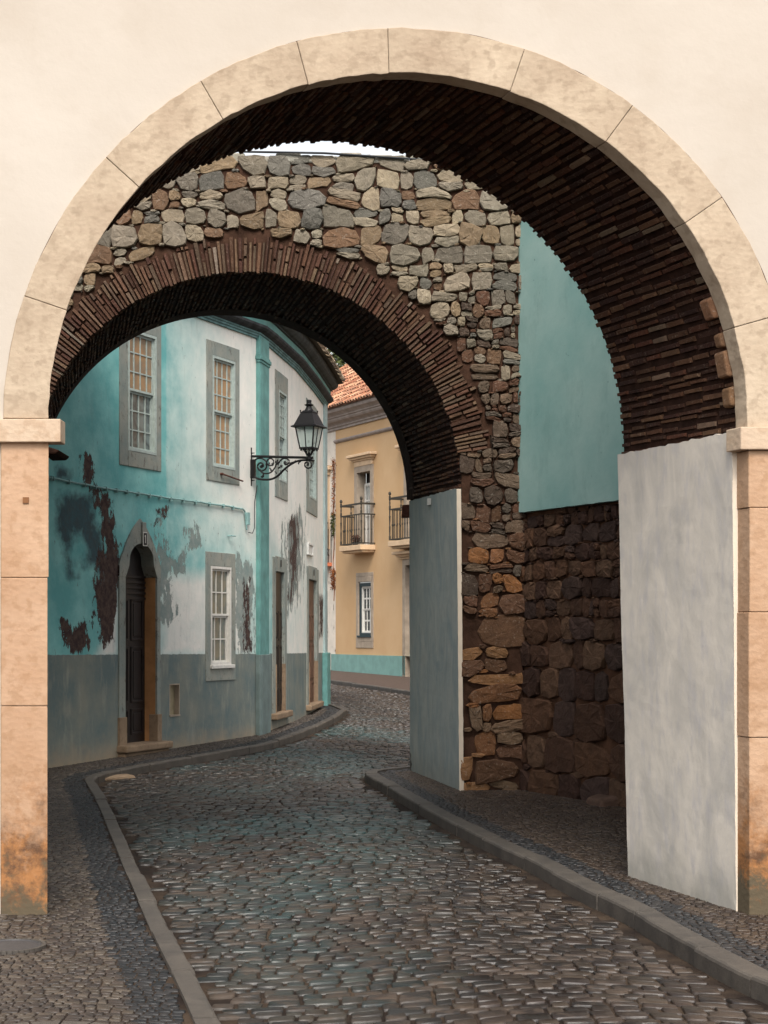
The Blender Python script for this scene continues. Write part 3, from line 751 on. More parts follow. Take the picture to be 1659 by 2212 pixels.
def wall_grid(mb, line, u0, u1, z0, z1, holes, step=.05, reveal=None):
    us = set([round(u0, 4), round(u1, 4)]); zs = set([round(z0, 4), round(z1, 4)])
    k = u0
    while k < u1: us.add(round(k, 4)); k += step
    k = z0
    while k < z1: zs.add(round(k, 4)); k += step
    for L in line.L:
        if u0 < L < u1: us.add(round(L, 4))
    for h in holes:
        us.update(round(v, 4) for v in h[:2] if u0 < v < u1); zs.update(round(v, 4) for v in h[2:4] if z0 < v < z1)
    us = sorted(us); zs = sorted(zs); ix = {}
    def V(i, j):
        if (i, j) not in ix: ix[i, j] = mb.vert(line.w(us[i], 0, zs[j]))
        return ix[i, j]
    for i in range(len(us)-1):
        if us[i+1]-us[i] < 1e-4: continue
        uc = (us[i]+us[i+1])/2
        for j in range(len(zs)-1):
            zc = (zs[j]+zs[j+1])/2
            if any(h[0] < uc < h[1] and h[2] < zc < h[3] for h in holes): continue
            mb.face((V(i, j), V(i+1, j), V(i+1, j+1), V(i, j+1)))
def hole_px(xl, xr, z0, z1): return [U(xl), U(xr), z0, z1]
# windows: (outer frame left, right) (opening left, right) in the picture, heights in metres
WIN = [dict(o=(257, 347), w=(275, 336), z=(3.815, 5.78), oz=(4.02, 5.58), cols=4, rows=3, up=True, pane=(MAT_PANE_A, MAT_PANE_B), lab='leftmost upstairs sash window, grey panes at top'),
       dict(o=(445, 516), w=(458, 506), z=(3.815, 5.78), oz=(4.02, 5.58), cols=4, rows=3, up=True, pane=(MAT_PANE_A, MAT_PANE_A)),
       dict(o=(593.5, 620.5), w=(601, 617.5), z=(3.80, 5.78), oz=(4.08, 5.50), cols=4, rows=4, up=True, pane=(MAT_PANE_C, MAT_PANE_B)),
       dict(o=(661, 684.5), w=(667, 681.5), z=(3.80, 5.78), oz=(4.08, 5.50), cols=4, rows=4, up=True, pane=(MAT_PANE_C, MAT_PANE_C)),
       dict(o=(443.4, 507.5), w=(453.7, 497.5), z=(1.007, 2.82), oz=(1.23, 2.62), cols=3, rows=2, up=False, pane=(MAT_PANE_C, MAT_PANE_C))]
DOORS = [dict(o=(255, 344.5), w=(269, 337), z=(.25, 2.84)), dict(o=(588, 618), w=(594.5, 613), z=(.44, 2.64)), dict(o=(662, 687), w=(666, 683.5), z=(.42, 2.63))]
holes = [[U(q['w'][0]), U(q['w'][1]), q['oz'][0], q['oz'][1]] for q in WIN]+[[U(q['w'][0]), U(q['w'][1]), q['z'][0], q['z'][1]] for q in DOORS]
niche = [U(367.5), U(386.6), PZ(1546, 22.2), PZ(1481, 22.2)]; holes.append(niche)
mb = MB(); ZT = 6.08
wall_grid(mb, HL, 0, UEND, -.05, ZT, holes, .05)
V_ = np.array(mb.v); SX = CX+F*V_[:, 0]/V_[:, 1]; SY = HY-F*(V_[:, 2]-EYE)/V_[:, 1]
def mask(polys, soft):
    r = np.zeros(SX.shape)
    for p in polys: r = np.maximum(r, np.clip(.5-sdpoly(SX, SY, p)/soft/2, 0, 1))
    return r
peel = mask([[(180, 985), (190, 978), (203, 990), (203, 1046), (181, 1046)], [(200, 1046), (215, 1060), (240, 1080), (243, 1120), (246, 1150), (256, 1175), (254, 1240), (250, 1290), (248, 1340), (247, 1388), (222, 1392), (212, 1350), (205, 1330), (203, 1270), (212, 1220), (225, 1180), (215, 1130), (207, 1090)],
             [(129, 1335), (145, 1336), (157, 1362), (170, 1350), (183, 1336), (195, 1345), (194, 1395), (175, 1411), (150, 1408), (133, 1385)], [(340, 1104), (358, 1098), (352, 1120), (342, 1132)],
             [(628, 1130), (640, 1110), (642, 1170), (636, 1260), (630, 1300), (627, 1200)], [(688, 1285), (700, 1300), (699, 1370), (690, 1375), (686, 1330)], [(527, 1260), (536, 1250), (542, 1330), (545, 1405), (528, 1405)]], 20)
stain = mask([[(130, 1060), (200, 1068), (208, 1120), (232, 1195), (225, 1235), (185, 1225), (180, 1180), (160, 1150), (150, 1200), (170, 1250), (150, 1255), (135, 1200), (122, 1120)], [(205, 1180), (250, 1190), (252, 1290), (215, 1300)], [(118, 1010), (150, 1012), (150, 1035), (118, 1035)]], 26)
grey = mask([[(344, 1130), (352, 1160), (360, 1200), (385, 1210), (398, 1180), (402, 1140), (425, 1135), (424, 1175), (402, 1185), (396, 1235), (370, 1240), (372, 1300), (384, 1340), (365, 1352), (345, 1345)], [(510, 1190), (550, 1220), (550, 1412), (520, 1412), (508, 1300)],
             [(612, 1140), (650, 1100), (655, 1200), (640, 1300), (618, 1330)]], 30)
white = np.clip((SX-290)/330, 0, 1)*np.clip((1250-SY)/350+.35, .25, 1)+.15*(SX > 360)
white = np.maximum(white, mask([[(343, 1245), (444, 1235), (550, 1240), (550, 1420), (343, 1420)]], 40))
white = np.maximum(white, mask([[(232, 1290), (256, 1275), (256, 1420), (210, 1420), (228, 1380)]], 20))
white = np.maximum(white, np.clip((SX-560)/60, 0, 1)*.75)
mb.build('wall', MAT_TEALWALL, house, attrs=dict(peel=peel, stain=stain, grey=grey, white=white))
mb = MB()
for i in range(5, 7): a, b = HL.p[i], HL.p[i+1]; mb.poly([(a.x, a.y, -.1), (b.x, b.y, -.1), (b.x, b.y, ZT), (a.x, a.y, ZT)])
mb.build('return_wall', MAT_TEALTRIM, house); mb = MB()
mb.poly([(HL.p[0].x, HL.p[0].y, -.1), (HL.p[0].x-2.5, HL.p[0].y+.5, -.1), (HL.p[0].x-2.5, HL.p[0].y+.5, ZT), (HL.p[0].x, HL.p[0].y, ZT)])
mb.build('return_wall', MAT_TEALTRIM, house)
def slab(mb, line, u0, u1, z0, z1, off0, off1, mi=0, c=None):
    """box hugging the wall line between offsets off0 < off1"""
    cuts = [u0]+[L for L in line.L if u0+.01 < L < u1-.01]+[u1]
    for a, b in zip(cuts, cuts[1:]):
        a_, b_ = a+1e-5, b-1e-5
        mb.hexa([line.w(a_, off0, z0), line.w(b_, off0, z0), line.w(b_, off1, z0), line.w(a_, off1, z0),
                 line.w(a_, off0, z1), line.w(b_, off0, z1), line.w(b_, off1, z1), line.w(a_, off1, z1)], mi, c)
def frame_part(line, u0, u1, z0, z1, a0, a1, b0, b1, off, depth, mat, parent, name='surround', bottom=True):
    mb = MB(); slab(mb, line, u0, a0, z0, z1, -depth, off); slab(mb, line, a1, u1, z0, z1, -depth, off)
    slab(mb, line, a0, a1, b1, z1, -depth, off+.004)
    if bottom: slab(mb, line, a0, a1, z0, b0, -depth, off+.004)
    return mb.build(name, mat, parent, bevel=.008)
def sash_window(line, parent, u0, u1, z0, z1, depth, cols, rows, mat, panes, name='window', mid=.5, bar=.016, stag=.025):
    """two sliding sashes; the lower one sits further in"""
    fr = MB(); t = .035; W = u1-u0; zm = z0+(z1-z0)*mid
    slab(fr, line, u0, u0+t, z0, z1, -depth-.05, -depth+.03); slab(fr, line, u1-t, u1, z0, z1, -depth-.05, -depth+.03)
    slab(fr, line, u0+t, u1-t, z1-t, z1, -depth-.05, -depth+.032); slab(fr, line, u0+t, u1-t, z0, z0+t, -depth-.05, -depth+.034)
    f = fr.build(name, mat, parent)
    for k, (a, b, d0) in enumerate(((zm, z1-t, -depth), (z0+t, zm, -depth-stag))):
        sb = MB(); x0, x1 = u0+t, u1-t; e = .028
        slab(sb, line, x0, x0+e, a, b, d0-.03, d0); slab(sb, line, x1-e, x1, a, b, d0-.03, d0)
        slab(sb, line, x0+e, x1-e, b-e, b, d0-.03, d0+.002); slab(sb, line, x0+e, x1-e, a, a+e, d0-.03, d0+.002)
        for c in range(1, cols): xx = x0+(x1-x0)*c/cols; slab(sb, line, xx-bar/2, xx+bar/2, a+e, b-e, d0-.02, d0-.004)
        for r in range(1, rows):
            zz = a+(b-a)*r/rows
            slab(sb, line, x0+e, x1-e, zz-bar/2, zz+bar/2, d0-.018, d0-.006)
        s = sb.build('sash', mat, f if False else parent)
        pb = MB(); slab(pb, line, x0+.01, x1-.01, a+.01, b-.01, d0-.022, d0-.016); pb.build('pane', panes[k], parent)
    return f
for q in WIN:
    u0, u1, a0, a1 = U(q['o'][0]), U(q['o'][1]), U(q['w'][0]), U(q['w'][1])
    frame_part(HL, u0, u1, q['z'][0], q['z'][1], a0, a1, q['oz'][0], q['oz'][1], .014, .12, MAT_GREYSTONE, house, 'window_surround')
    sash_window(HL, house, a0, a1, q['oz'][0], q['oz'][1], .012, q['cols'], q['rows'], MAT_SASH if q['up'] else MAT_SASHW, q['pane'])
    bk = MB(); slab(bk, HL, a0-.02, a1+.02, q['oz'][0]-.02, q['oz'][1]+.02, -.32, -.30); bk.build('window_backing', MAT_BLACK, house)
    if not q['up']:
        sl = MB(); slab(sl, HL, a0-.02, a1+.06, q['oz'][0]-.05, q['oz'][0]+.0, -.03, .05); sl.build('sill', MAT_SASHW, house, bevel=.006)
# arched door with ogee head
q = DOORS[0]; u0, u1, a0, a1 = U(q['o'][0]), U(q['o'][1]), U(q['w'][0]), U(q['w'][1]); zs, zt = 2.40, 2.84; um = (a0+a1)/2; hw = (a1-a0)/2
def head(t):   # t in -1..1 -> opening height: round head on small shoulders
    s = abs(t)
    if s > .78: return zs+(1-s)/.22*.16
    return zs+.16+(zt-zs-.16)*math.sqrt(max(0, 1-(s/.80)**2))**.9
def ohead(t):
    s = abs(t); return 2.46+.42*math.sqrt(max(0, 1-(s*.98)**2))+.28*max(0, 1-s*1.25)**.9
mb = MB(); DD = .19
for (a, b) in ((u0, a0), (a1, u1)): slab(mb, HL, a, b, q['z'][0]+.35, zs, -.10, .02)
mb.build('door_surround', MAT_GREYSTONE, house, bevel=.008)
mb = MB(); N = 48; ouw = (u1-u0)/2; ouc = (u0+u1)/2
for i in range(N):
    ta, tb = -1+2*i/N, -1+2*(i+1)/N; ua, ub = ouc+ouw*ta, ouc+ouw*tb
    def inner(u):
        t = (u-um)/hw; return zs if abs(t) >= 1 else head(t)
    za0, zb0, za1, zb1 = inner(ua), inner(ub), ohead(ta), ohead(tb)
    mb.poly([HL.w(ua, .022, za0), HL.w(ub, .022, zb0), HL.w(ub, .022, zb1), HL.w(ua, .022, za1)])
    mb.poly([HL.w(ua, .022, za1), HL.w(ub, .022, zb1), HL.w(ub, -.05, zb1), HL.w(ua, -.05, za1)])
    mb.poly([HL.w(ua, -DD, za0), HL.w(ub, -DD, zb0), HL.w(ub, .022, zb0), HL.w(ua, .022, za0)])
mb.build('door_arch', MAT_GREYSTONE, house)
mb = MB()
slab(mb, HL, u0-.01, a0+.012, q['z'][0]-.1, q['z'][0]+.36, -.1, .035); mb.build('jamb_base', MAT_STEPSTONE, house, bevel=.008)
mb = MB(); slab(mb, HL, a1-.012, u1+.01, q['z'][0]-.1, q['z'][0]+.36, -.1, .035); mb.build('jamb_base', MAT_STEPSTONE, house, bevel=.008)
mb = MB(); slab(mb, HL, a1-.004, a1+.05, q['z'][0], zs+.05, -DD, -.01); slab(mb, HL, a0-.05, a0+.004, q['z'][0], zs+.05, -DD, -.01)
mb.build('reveal', MAT_WARMLIT, house)
mb = MB(); slab(mb, HL, u0-.03, u1+.10, .16, q['z'][0]+.005, -.2, .16); mb.build('door_step', MAT_STEPSTONE, house, bevel=.025, seg=3)
mb = MB(); slab(mb, HL, u0-.0, u1+.07, -.02, .155, -.1, .11); mb.build('step_riser', MAT_STEPSTONE, house, bevel=.01)
def door_leaf(line, a0, a1, z0, z1, depth, mat, parent, panels, handle=True):
    mb = MB(); slab(mb, line, a0, a1, z0, z1, -depth-.05, -depth)
    W = a1-a0
    for (p0, p1, r0, r1) in panels:
        ua, ub, za, zb = a0+W*p0, a0+W*p1, z0+(z1-z0)*r0, z0+(z1-z0)*r1; e = .03
        slab(mb, line, ua, ua+e, za, zb, -depth, -depth+.015); slab(mb, line, ub-e, ub, za, zb, -depth, -depth+.015)
        slab(mb, line, ua+e, ub-e, za, za+e, -depth, -depth+.016); slab(mb, line, ua+e, ub-e, zb-e, zb, -depth, -depth+.016)
        slab(mb, line, ua+e*2, ub-e*2, za+e*2, zb-e*2, -depth, -depth+.010)
    d = mb.build('door', mat, parent, bevel=.004)
    if handle:
        h = MB(); uu = a1-.12*W; zc = z0+(z1-z0)*.40
        h.tube([line.w(uu, -depth, zc-.09), line.w(uu, -depth+.04, zc-.09), line.w(uu, -depth+.04, zc+.09), line.w(uu, -depth, zc+.09)], .008, 6)
        o = h.build('handle', MAT_IRON, None); o.parent = d; o.matrix_parent_inverse = d.matrix_world.inverted()
        o.location = -Vector(parent.location)
    return d
PAN = [(.07, .46, .04, .17), (.54, .93, .04, .17), (.07, .46, .20, .48), (.54, .93, .20, .48), (.07, .46, .51, .72), (.54, .93, .51, .72)]
door_leaf(HL, a0, a1, q['z'][0]+.0, 2.86, DD-.02, MAT_DOOR, house, PAN)
mb = MB()
for k in range(5): slab(mb, HL, a0+.02, a1-.02, 2.12+.07*k, 2.15+.07*k, -DD+.02, -DD+.045)
mb.build('transom', MAT_DOOR, house)
# number plaques and keystone
mb = MB(); uk = U(306); slab(mb, HL, uk-.05, uk+.05, 2.84, 3.12, .022, .045); mb.build('keystone', MAT_GREYSTONE, house, bevel=.01)
def plaque(u, z, s=.07, txt='1', off=.046):
    mb = MB(); slab(mb, HL, u-s*.7, u+s*.7, z-s*1.3, z+s*1.3, off, off+.008); p = mb.build('number_plaque', MAT_SASHW, house)
    mb = MB(); slab(mb, HL, u-s*.55, u+s*.55, z-s*1.12, z+s*1.12, off+.008, off+.011); mb.build('plaque_face', MAT_BLACK, p) if False else mb.build('plaque_face', MAT_BLACK, house)
    mb = MB(); slab(mb, HL, u-s*.10, u+s*.10, z-s*.75, z+s*.75, off+.011, off+.013); slab(mb, HL, u-s*.3, u-s*.1, z+s*.45, z+s*.62, off+.011, off+.0128); mb.build('plaque_digit', MAT_SASHW, house)
plaque(uk, 2.90)
for k, q in enumerate(DOORS[1:]):
    u0, u1, a0, a1 = U(q['o'][0]), U(q['o'][1]), U(q['w'][0]), U(q['w'][1])
    mb = MB(); z0, z1 = q['z']; slab(mb, HL, u0, a0, z0-.1, z1+.22, -.16, .014); slab(mb, HL, a1, u1, z0-.1, z1+.22, -.16, .014); slab(mb, HL, a0, a1, z1, z1+.24, -.16, .016)
    mb.build('door_surround', MAT_GREYSTONE, house, bevel=.008)
    mb = MB(); slab(mb, HL, u0-.06, u1+.1, z0-.1, z0, -.2, .10); mb.build('door_step', MAT_STEPSTONE, house, bevel=.02)
    mb = MB(); slab(mb, HL, a1-.004, a1+.03, z0, z0+.75, -.15, .028); mb.build('jamb_base', MAT_STEPSTONE, house); mb = MB(); slab(mb, HL, a0-.03, a0+.004, z0, z0+.75, -.15, .028); mb.build('jamb_base', MAT_STEPSTONE, house)
    door_leaf(HL, a0, a1, z0, z1, .035 if k == 0 else .05, MAT_DOOR if k == 0 else MAT_DOOR2, house, PAN[:], False)
    uc = (a0+a1)/2; mb = MB(); slab(mb, HL, uc-.02, uc+.02, z1+.08, z1+.19, .022, .030); mb.build('number_plaque', MAT_BLACK, house)
# niche
mb = MB(); a, b, z0, z1 = niche
slab(mb, HL, a-.01, b+.01, z0-.01, z1+.01, -.09, -.07)
mb.build('niche_back', simple('bare_beige_plaster', rgb(150, 138, 112), .9, .1, .2, 9, .4), house)
mb = MB(); t = .02; slab(mb, HL, a-t, a, z0, z1, -.08, .001); slab(mb, HL, b, b+t, z0, z1, -.08, .001); slab(mb, HL, a-t, b+t, z1, z1+t, -.08, .0015)
slab(mb, HL, a-t, b+t, z0-t, z0, -.08, .012); mb.build('niche_frame', MAT_WARMGREY, house)
# pilasters
mb = MB(); pu0, pu1 = U(553), U(574)
slab(mb, HL, pu0, pu1, -.05, 6.08, -.02, .055); mb.build('pilaster', MAT_TEALTRIM, house, bevel=.006)
mb = MB(); slab(mb, HL, pu0-.03, pu1+.03, 5.72, 5.78, 0, .085); slab(mb, HL, pu0-.015, pu1+.015, 5.68, 5.72, 0, .07); slab(mb, HL, pu0-.015, pu1+.015, 5.78, 5.81, 0, .07)
mb.build('pilaster_capital', MAT_TEALTRIM, house, bevel=.01)
mb = MB(); slab(mb, HL, pu0-.02, pu1+.02, -.05, 1.36, 0, .075); mb.build('pilaster_base', simple('slate_dado_paint', rgb(106, 120, 118), .85, .2, .2, 4, .4, 12), house, bevel=.008)
mb = MB(); slab(mb, HL, UEND-.45, UEND, -.05, 6.08, -.02, .04); mb.build('pilaster', simple('grey_pilaster', rgb(150, 168, 168), .8, .2, .15, 5, .3), house, bevel=.006)
mb = MB(); slab(mb, HL, UEND-.62, UEND+.0, -.05, 1.30, 0, .10); mb.build('pilaster_base', MAT_TEALTRIM, house, bevel=.008)
# cornice swept along the front
def sweep(mb, line, prof, i0, i1, mi=0):
    offs = {}
    for off, z in prof:
        if off not in offs: offs[off] = line.offs(off)
    for (o1, z1), (o2, z2) in zip(prof, prof[1:]):
        for i in range(i0, i1):
            a, b = offs[o1][i], offs[o1][i+1]; c, d = offs[o2][i+1], offs[o2][i]
            mb.poly([(a.x, a.y, z1), (b.x, b.y, z1), (c.x, c.y, z2), (d.x, d.y, z2)], mi)
P1 = [(-.05, 6.03), (.03, 6.03), (.03, 6.06), (.045, 6.065), (.045, 6.09), (.06, 6.10), (.06, 6.12), (.08, 6.13), (.12, 6.15), (.15, 6.18), (.155, 6.215), (.10, 6.22)]
P2 = [(.10, 6.22), (.10, 6.36)]
P3 = [(.10, 6.36), (.13, 6.37), (.13, 6.385), (.17, 6.40), (.22, 6.44), (.24, 6.47), (.24, 6.50), (.235, 6.55), (.0, 6.64)]
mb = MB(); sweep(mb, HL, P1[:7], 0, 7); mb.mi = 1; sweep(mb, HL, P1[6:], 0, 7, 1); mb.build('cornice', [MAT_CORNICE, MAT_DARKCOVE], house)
mb = MB(); sweep(mb, HL, P2, 0, 7); mb.build('frieze', MAT_TEALTRIM, house)
mb = MB(); sweep(mb, HL, P3, 0, 7); mb.build('eaves_moulding', simple('dark_eaves', rgb(66, 72, 74), .85, .2, .4, 7, .4), house)  # shade on the eaves underside painted in as dark grey
# drip bit of weeds on the cornice
# barrel tiles
def tiles(mb, a, b, up, w_, L_, nrow, lift, tones, r=None, sag=.4, ends=None):
    """tile columns from eave line a->b (3D), up = unit vector up the slope"""
    a, b, up = Vector(a), Vector(b), Vector(up); d = (b-a); n = max(1, int(d.length/w_)); d /= n; ud = d.normalized(); nrm = ud.cross(up).normalized()
    if nrm.z < 0: nrm = -nrm
    for i in range(n):
        for r_ in range(nrow):
            o = a+d*(i+.5)+up*(r_*L_)+ud*random.uniform(-.08, .08)*w_+nrm*(lift+random.uniform(0, .012)); c = vary(random.choice(tones), .22)
            yaw = random.uniform(-.05, .05); dirv = (up+ud*yaw).normalized(); R1, R2 = w_*.42, w_*.34; LL = L_*random.uniform(1.05, 1.2)
            base = len(mb.v); K = 5
            for (s, rr, li) in ((0, R1, .018), (LL, R2, .0)):
                for k in range(K+1):
                    t = math.pi*k/K; mb.v.append(tuple(o+dirv*s-ud*math.cos(t)*rr+nrm*(math.sin(t)*rr*.9+li)))
            for k in range(K): mb.face((base+k, base+k+1, base+K+1+k+1, base+K+1+k), 0, c)
            # thick lip
            if r_ == 0 or random.random() < .3:
                b2 = len(mb.v)
                for k in range(K+1):
                    t = math.pi*k/K; mb.v.append(tuple(o-ud*math.cos(t)*R1*.78+nrm*(math.sin(t)*R1*.9*.78+.018)))
                for k in range(K): mb.face((base+k, b2+k, b2+k+1, base+k+1), 1 if (ends and r_ == 0) else 0, c)
    # bed below
    p = len(mb.v); W = a+d*n
    for q_ in (a, W, W+up*(nrow*L_), a+up*(nrow*L_)): mb.v.append(tuple(q_+nrm*.0))
    mb.face((p, p+1, p+2, p+3), 0, tuple(x*.35 for x in tones[0][:3])+(1,))
TON_L = [rgb(178, 158, 132), rgb(150, 130, 108), rgb(120, 102, 84), rgb(196, 176, 150), rgb(108, 96, 84)]
TON_O = [rgb(176, 120, 90), rgb(190, 138, 106), rgb(150, 98, 74), rgb(204, 160, 128), rgb(134, 90, 70), rgb(184, 138, 110)]
mb = MB(); eo = HL.offs(.34)
for i in range(1, 7):
    a, b = eo[i], eo[i+1]; n2 = HL.n(HL.L[i]+.05); up = Vector((-n2.x*math.cos(R_(24)), -n2.y*math.cos(R_(24)), math.sin(R_(24))))
    tiles(mb, (a.x, a.y, 6.53), (b.x, b.y, 6.53), up, .15, .32, 10, .02, TON_L)
a, b = eo[0], eo[1]; n2 = HL.n(.1); up = Vector((-n2.x*math.cos(R_(24)), -n2.y*math.cos(R_(24)), math.sin(R_(24))))
tiles(mb, (a.x, a.y, 6.53), (b.x, b.y, 6.53), up, .19, .36, 6, .02, TON_L)
mb.build('tiled_roof', [MAT_TILE, MAT_TILE], house, colattr=True)
# conduit with clips
def on_wall(x, y, off=.02):
    u = U(x); p = HL.at(u, off); return (p.x, p.y, PZ(y, HL.at(u).y))
cp = [(100, 1031), (111, 1033), (179, 1046.6), (225, 1055), (270.5, 1061.8), (320, 1070), (365.6, 1077), (420, 1084), (479.6, 1092), (521, 1099.8), (526, 1105), (528, 1124), (530, 1145)]
pts = []
for (x1, y1), (x2, y2) in zip(cp, cp[1:]):
    n = max(1, int(abs(x2-x1)/9))
    for k in range(n): t = k/n; pts.append(on_wall(x1+(x2-x1)*t, y1+(y2-y1)*t+random.uniform(-.7, .7), .024))
pts.append(on_wall(*cp[-1], .024))
mb = MB(); mb.tube(pts, .013, 6)
for (x1, y1), (x2, y2) in zip(cp[:9], cp[1:10]):
    for k in range(2):
        t = k/2; p = Vector(on_wall(x1+(x2-x1)*t, y1+(y2-y1)*t, .02)); mb.box(p.x-.02, p.x+.02, p.y-.012, p.y+.012, p.z-.035, p.z+.02)
o = mb.build('wall_cable', MAT_CABLE, None); tag(o, 'clipped teal painted cable running below the upstairs windows of the peeling house', 'cable')
mb = MB(); mb.tube([on_wall(549, 1049, .05), on_wall(546, 1085, .03), on_wall(543.5, 1140, .05), on_wall(540, 1152, .04), on_wall(533, 1150, .03)], .007, 5)
o = mb.build('lamp_cable', MAT_DARKCABLE, None); tag(o, 'thin dark cable hanging from the foot of the wall lamp bracket', 'cable')
mb = MB(); p = Vector(on_wall(532, 1122, .0)); slab(mb, HL, U(529), U(534), p.z-.08, p.z+.1, 0, .05); o = mb.build('cable_box', MAT_CABLE, None, bevel=.005); tag(o, 'small teal painted junction box at the end of the clipped cable', 'junction box')
mb = MB(); zz = PZ(1028, HL.at(U(495)).y); mb.tube([HL.w(U(474), .05, zz), HL.w(U(518), .05, zz-.05)], .012, 6); mb.tube([HL.w(U(474), .0, zz+.0), HL.w(U(474), .06, zz+.0)], .02, 6)
o = mb.build('iron_bolt', MAT_RUST, None); tag(o, 'rusty iron bolt on the sill of the second upstairs window', 'bolt')
mb = MB(); zc = PZ(1158, HL.at(U(497)).y); mb.tube([HL.w(U(492), 0, zc), HL.w(U(492), .06, zc), HL.w(U(501), .06, zc)], .010, 6)
o = mb.build('wall_hook', MAT_CABLE, None); tag(o, 'small painted iron hook above the ground floor window', 'hook')
mb = MB(); ub0, ub1 = U(662), U(673); Yb = HL.at(ub0).y; z0, z1 = PZ(1198, Yb), PZ(1171, Yb)
for (a, b, c_, d_) in ((ub0, ub0+.05, z0, z1), (ub1-.05, ub1, z0, z1), (ub0+.05, ub1-.05, z0, z0+.02), (ub0+.05, ub1-.05, z1-.04, z1)): slab(mb, HL, a, b, c_, d_, 0, .04)
slab(mb, HL, ub0+.05, ub1-.05, z0+.02, z1-.04, 0, .02)
o = mb.build('meter_cabinet', MAT_WHITE, None, bevel=.004); tag(o, 'small white meter cabinet on the white wall above the farthest door', 'cabinet')

# ================================================================= STREET LAMP on bracket
um_ = U(542.5); base = Vector(HL.w(um_, 0, 0)); an = HL.n(um_); an = Vector((an.x, an.y, 0)); bt = Vector((-an.y, an.x, 0))
zl, zr = PZ(985, base.y), PZ(990, base.y-.4)
lamp = empty('street_lamp', (base.x, base.y, zl), 'black iron lantern on a scrolled bracket fixed beside the teal pilaster', 'street lamp')
def L3(s, z): # along the arm s metres, z in picture rows converted at the arm
    return base+an*s+Vector((0, 0, z))
def apx(x, y):  # picture point on the bracket plane
    k = (x-CX)/F; s = (base.x-k*base.y)/(k*an.y-an.x); p = base+an*s; return Vector((p.x, p.y, PZ(y, p.y)))
mb = MB(); mb.obox(apx(539, 1050)-bt*.012, an*.035, bt*.024, Vector((0, 0, (apx(539, 967)-apx(539, 1050)).z)))
mb.obox(apx(541.5, 1033)-bt*.03, an*.07, bt*.06, Vector((0, 0, (apx(541, 993)-apx(541, 1033)).z)))
for yy in (979, 1038): p = apx(541, yy); mb.tube([p, p+an*.07], [.014, .004], 6)
mb.build('back_plate', MAT_IRON, lamp)
mb = MB(); mb.tube([apx(543, 985.5), apx(676, 989)], .019, 8); mb.build('arm', MAT_IRON, lamp)
def zb_(x, y): return apx(497.7+x/6.25, 829.5+y/6.25)
def curve(pts, n=8):
    P = [Vector(p) for p in pts]; out = []
    for i in range(len(P)-1):
        p0 = P[max(i-1, 0)]; p1 = P[i]; p2 = P[i+1]; p3 = P[min(i+2, len(P)-1)]
        for k in range(n):
            t = k/n; out.append(.5*((2*p1)+(-p0+p2)*t+(2*p0-5*p1+4*p2-p3)*t*t+(-p0+3*p1-3*p2+p3)*t**3))
    out.append(P[-1]); return out
def zc(pts, r, mb): mb.tube(curve([zb_(*p) for p in pts], 6), r, 7)
mb = MB()
zc([(300, 1210), (350, 1270), (440, 1290), (550, 1285), (640, 1240), (720, 1160), (800, 1095), (880, 1050), (960, 1030), (1060, 1028), (1130, 1035)], .016, mb)
zc([(1060, 1030), (1095, 1070), (1090, 1115), (1055, 1138), (1015, 1120), (1005, 1080), (1030, 1055), (1055, 1075), (1050, 1100)], .012, mb)
zc([(310, 1060), (350, 1015), (420, 1005), (480, 1045), (490, 1100), (470, 1150), (420, 1175), (380, 1150), (368, 1100), (400, 1065), (440, 1080), (445, 1110), (415, 1125), (400, 1105)], .012, mb)
zc([(480, 1100), (500, 1030), (540, 1005), (580, 1030), (575, 1080), (530, 1105), (500, 1080)], .011, mb)
zc([(400, 1150), (420, 1190), (480, 1210), (550, 1190), (600, 1130), (620, 1080), (640, 1020)], .011, mb)
zc([(640, 1080), (690, 1020), (740, 1005), (790, 1030), (785, 1070), (745, 1090), (725, 1060), (745, 1040)], .011, mb)
zc([(790, 1070), (830, 1060), (870, 1045), (880, 1030)], .009, mb); zc([(730, 1150), (760, 1170), (770, 1190)], .009, mb)
zc([(440, 1200), (450, 1240), (430, 1260), (415, 1245)], .010, mb); zc([(600, 1180), (620, 1200), (615, 1215)], .009, mb)
zc([(920, 1085), (925, 1060), (950, 1045)], .010, mb); zc([(530, 1130), (550, 1160), (575, 1175)], .010, mb)
for (x, y, r) in ((640, 1070, .035), (570, 1085, .028), (425, 1100, .028), (745, 1065, .028), (690, 1110, .026), (1040, 1090, .022), (525, 1075, .02), (610, 1050, .02), (545, 1160, .02), (440, 1240, .02), (660, 1130, .025)):
    p = zb_(x, y)
    for k in range(3):
        t = random.uniform(0, 3); v = an*math.cos(t)+Vector((0, 0, math.sin(t))); mb.tube([p-v*r, p, p+v*r], [.003, r*.45, .003], 6)
mb.build('bracket_scroll', MAT_IRON, lamp)
lc = apx(667.5, 989); sL = F/lc.y
def zlv(y): return lc.z+(989-y)/sL
def sq(z, hw_): return [lc*1-lc+Vector((lc.x, lc.y, z))+an*sx*hw_+bt*sy*hw_ for sx, sy in ((-1, -1), (1, -1), (1, 1), (-1, 1))]
def frus(mb, z0, h0, z1, h1): mb.hexa(sq(z0, h0)+sq(z1, h1))
mb = MB(); mb.lathe((lc.x, lc.y, zlv(994)), [(.02, 0), (.045, .01), (.045, .035), (.025, .05), (.02, .08), (.02, .11)], 10)
for k in range(8):
    t = 2*math.pi*k/8; v = Vector((math.cos(t), math.sin(t), 0)); p0 = Vector((lc.x, lc.y, zlv(984)))
    mb.tube(curve([p0+v*.03, p0+v*.055+Vector((0, 0, .05)), p0+v*.085+Vector((0, 0, .10)), p0+v*.075+Vector((0, 0, (zlv(969)-zlv(984))))], 4), .008, 5)
mb.build('cradle', MAT_IRON, lamp)
hb, ht = .098, .148; zb0, zt0 = zlv(968.5), zlv(922.5)
mb = MB()
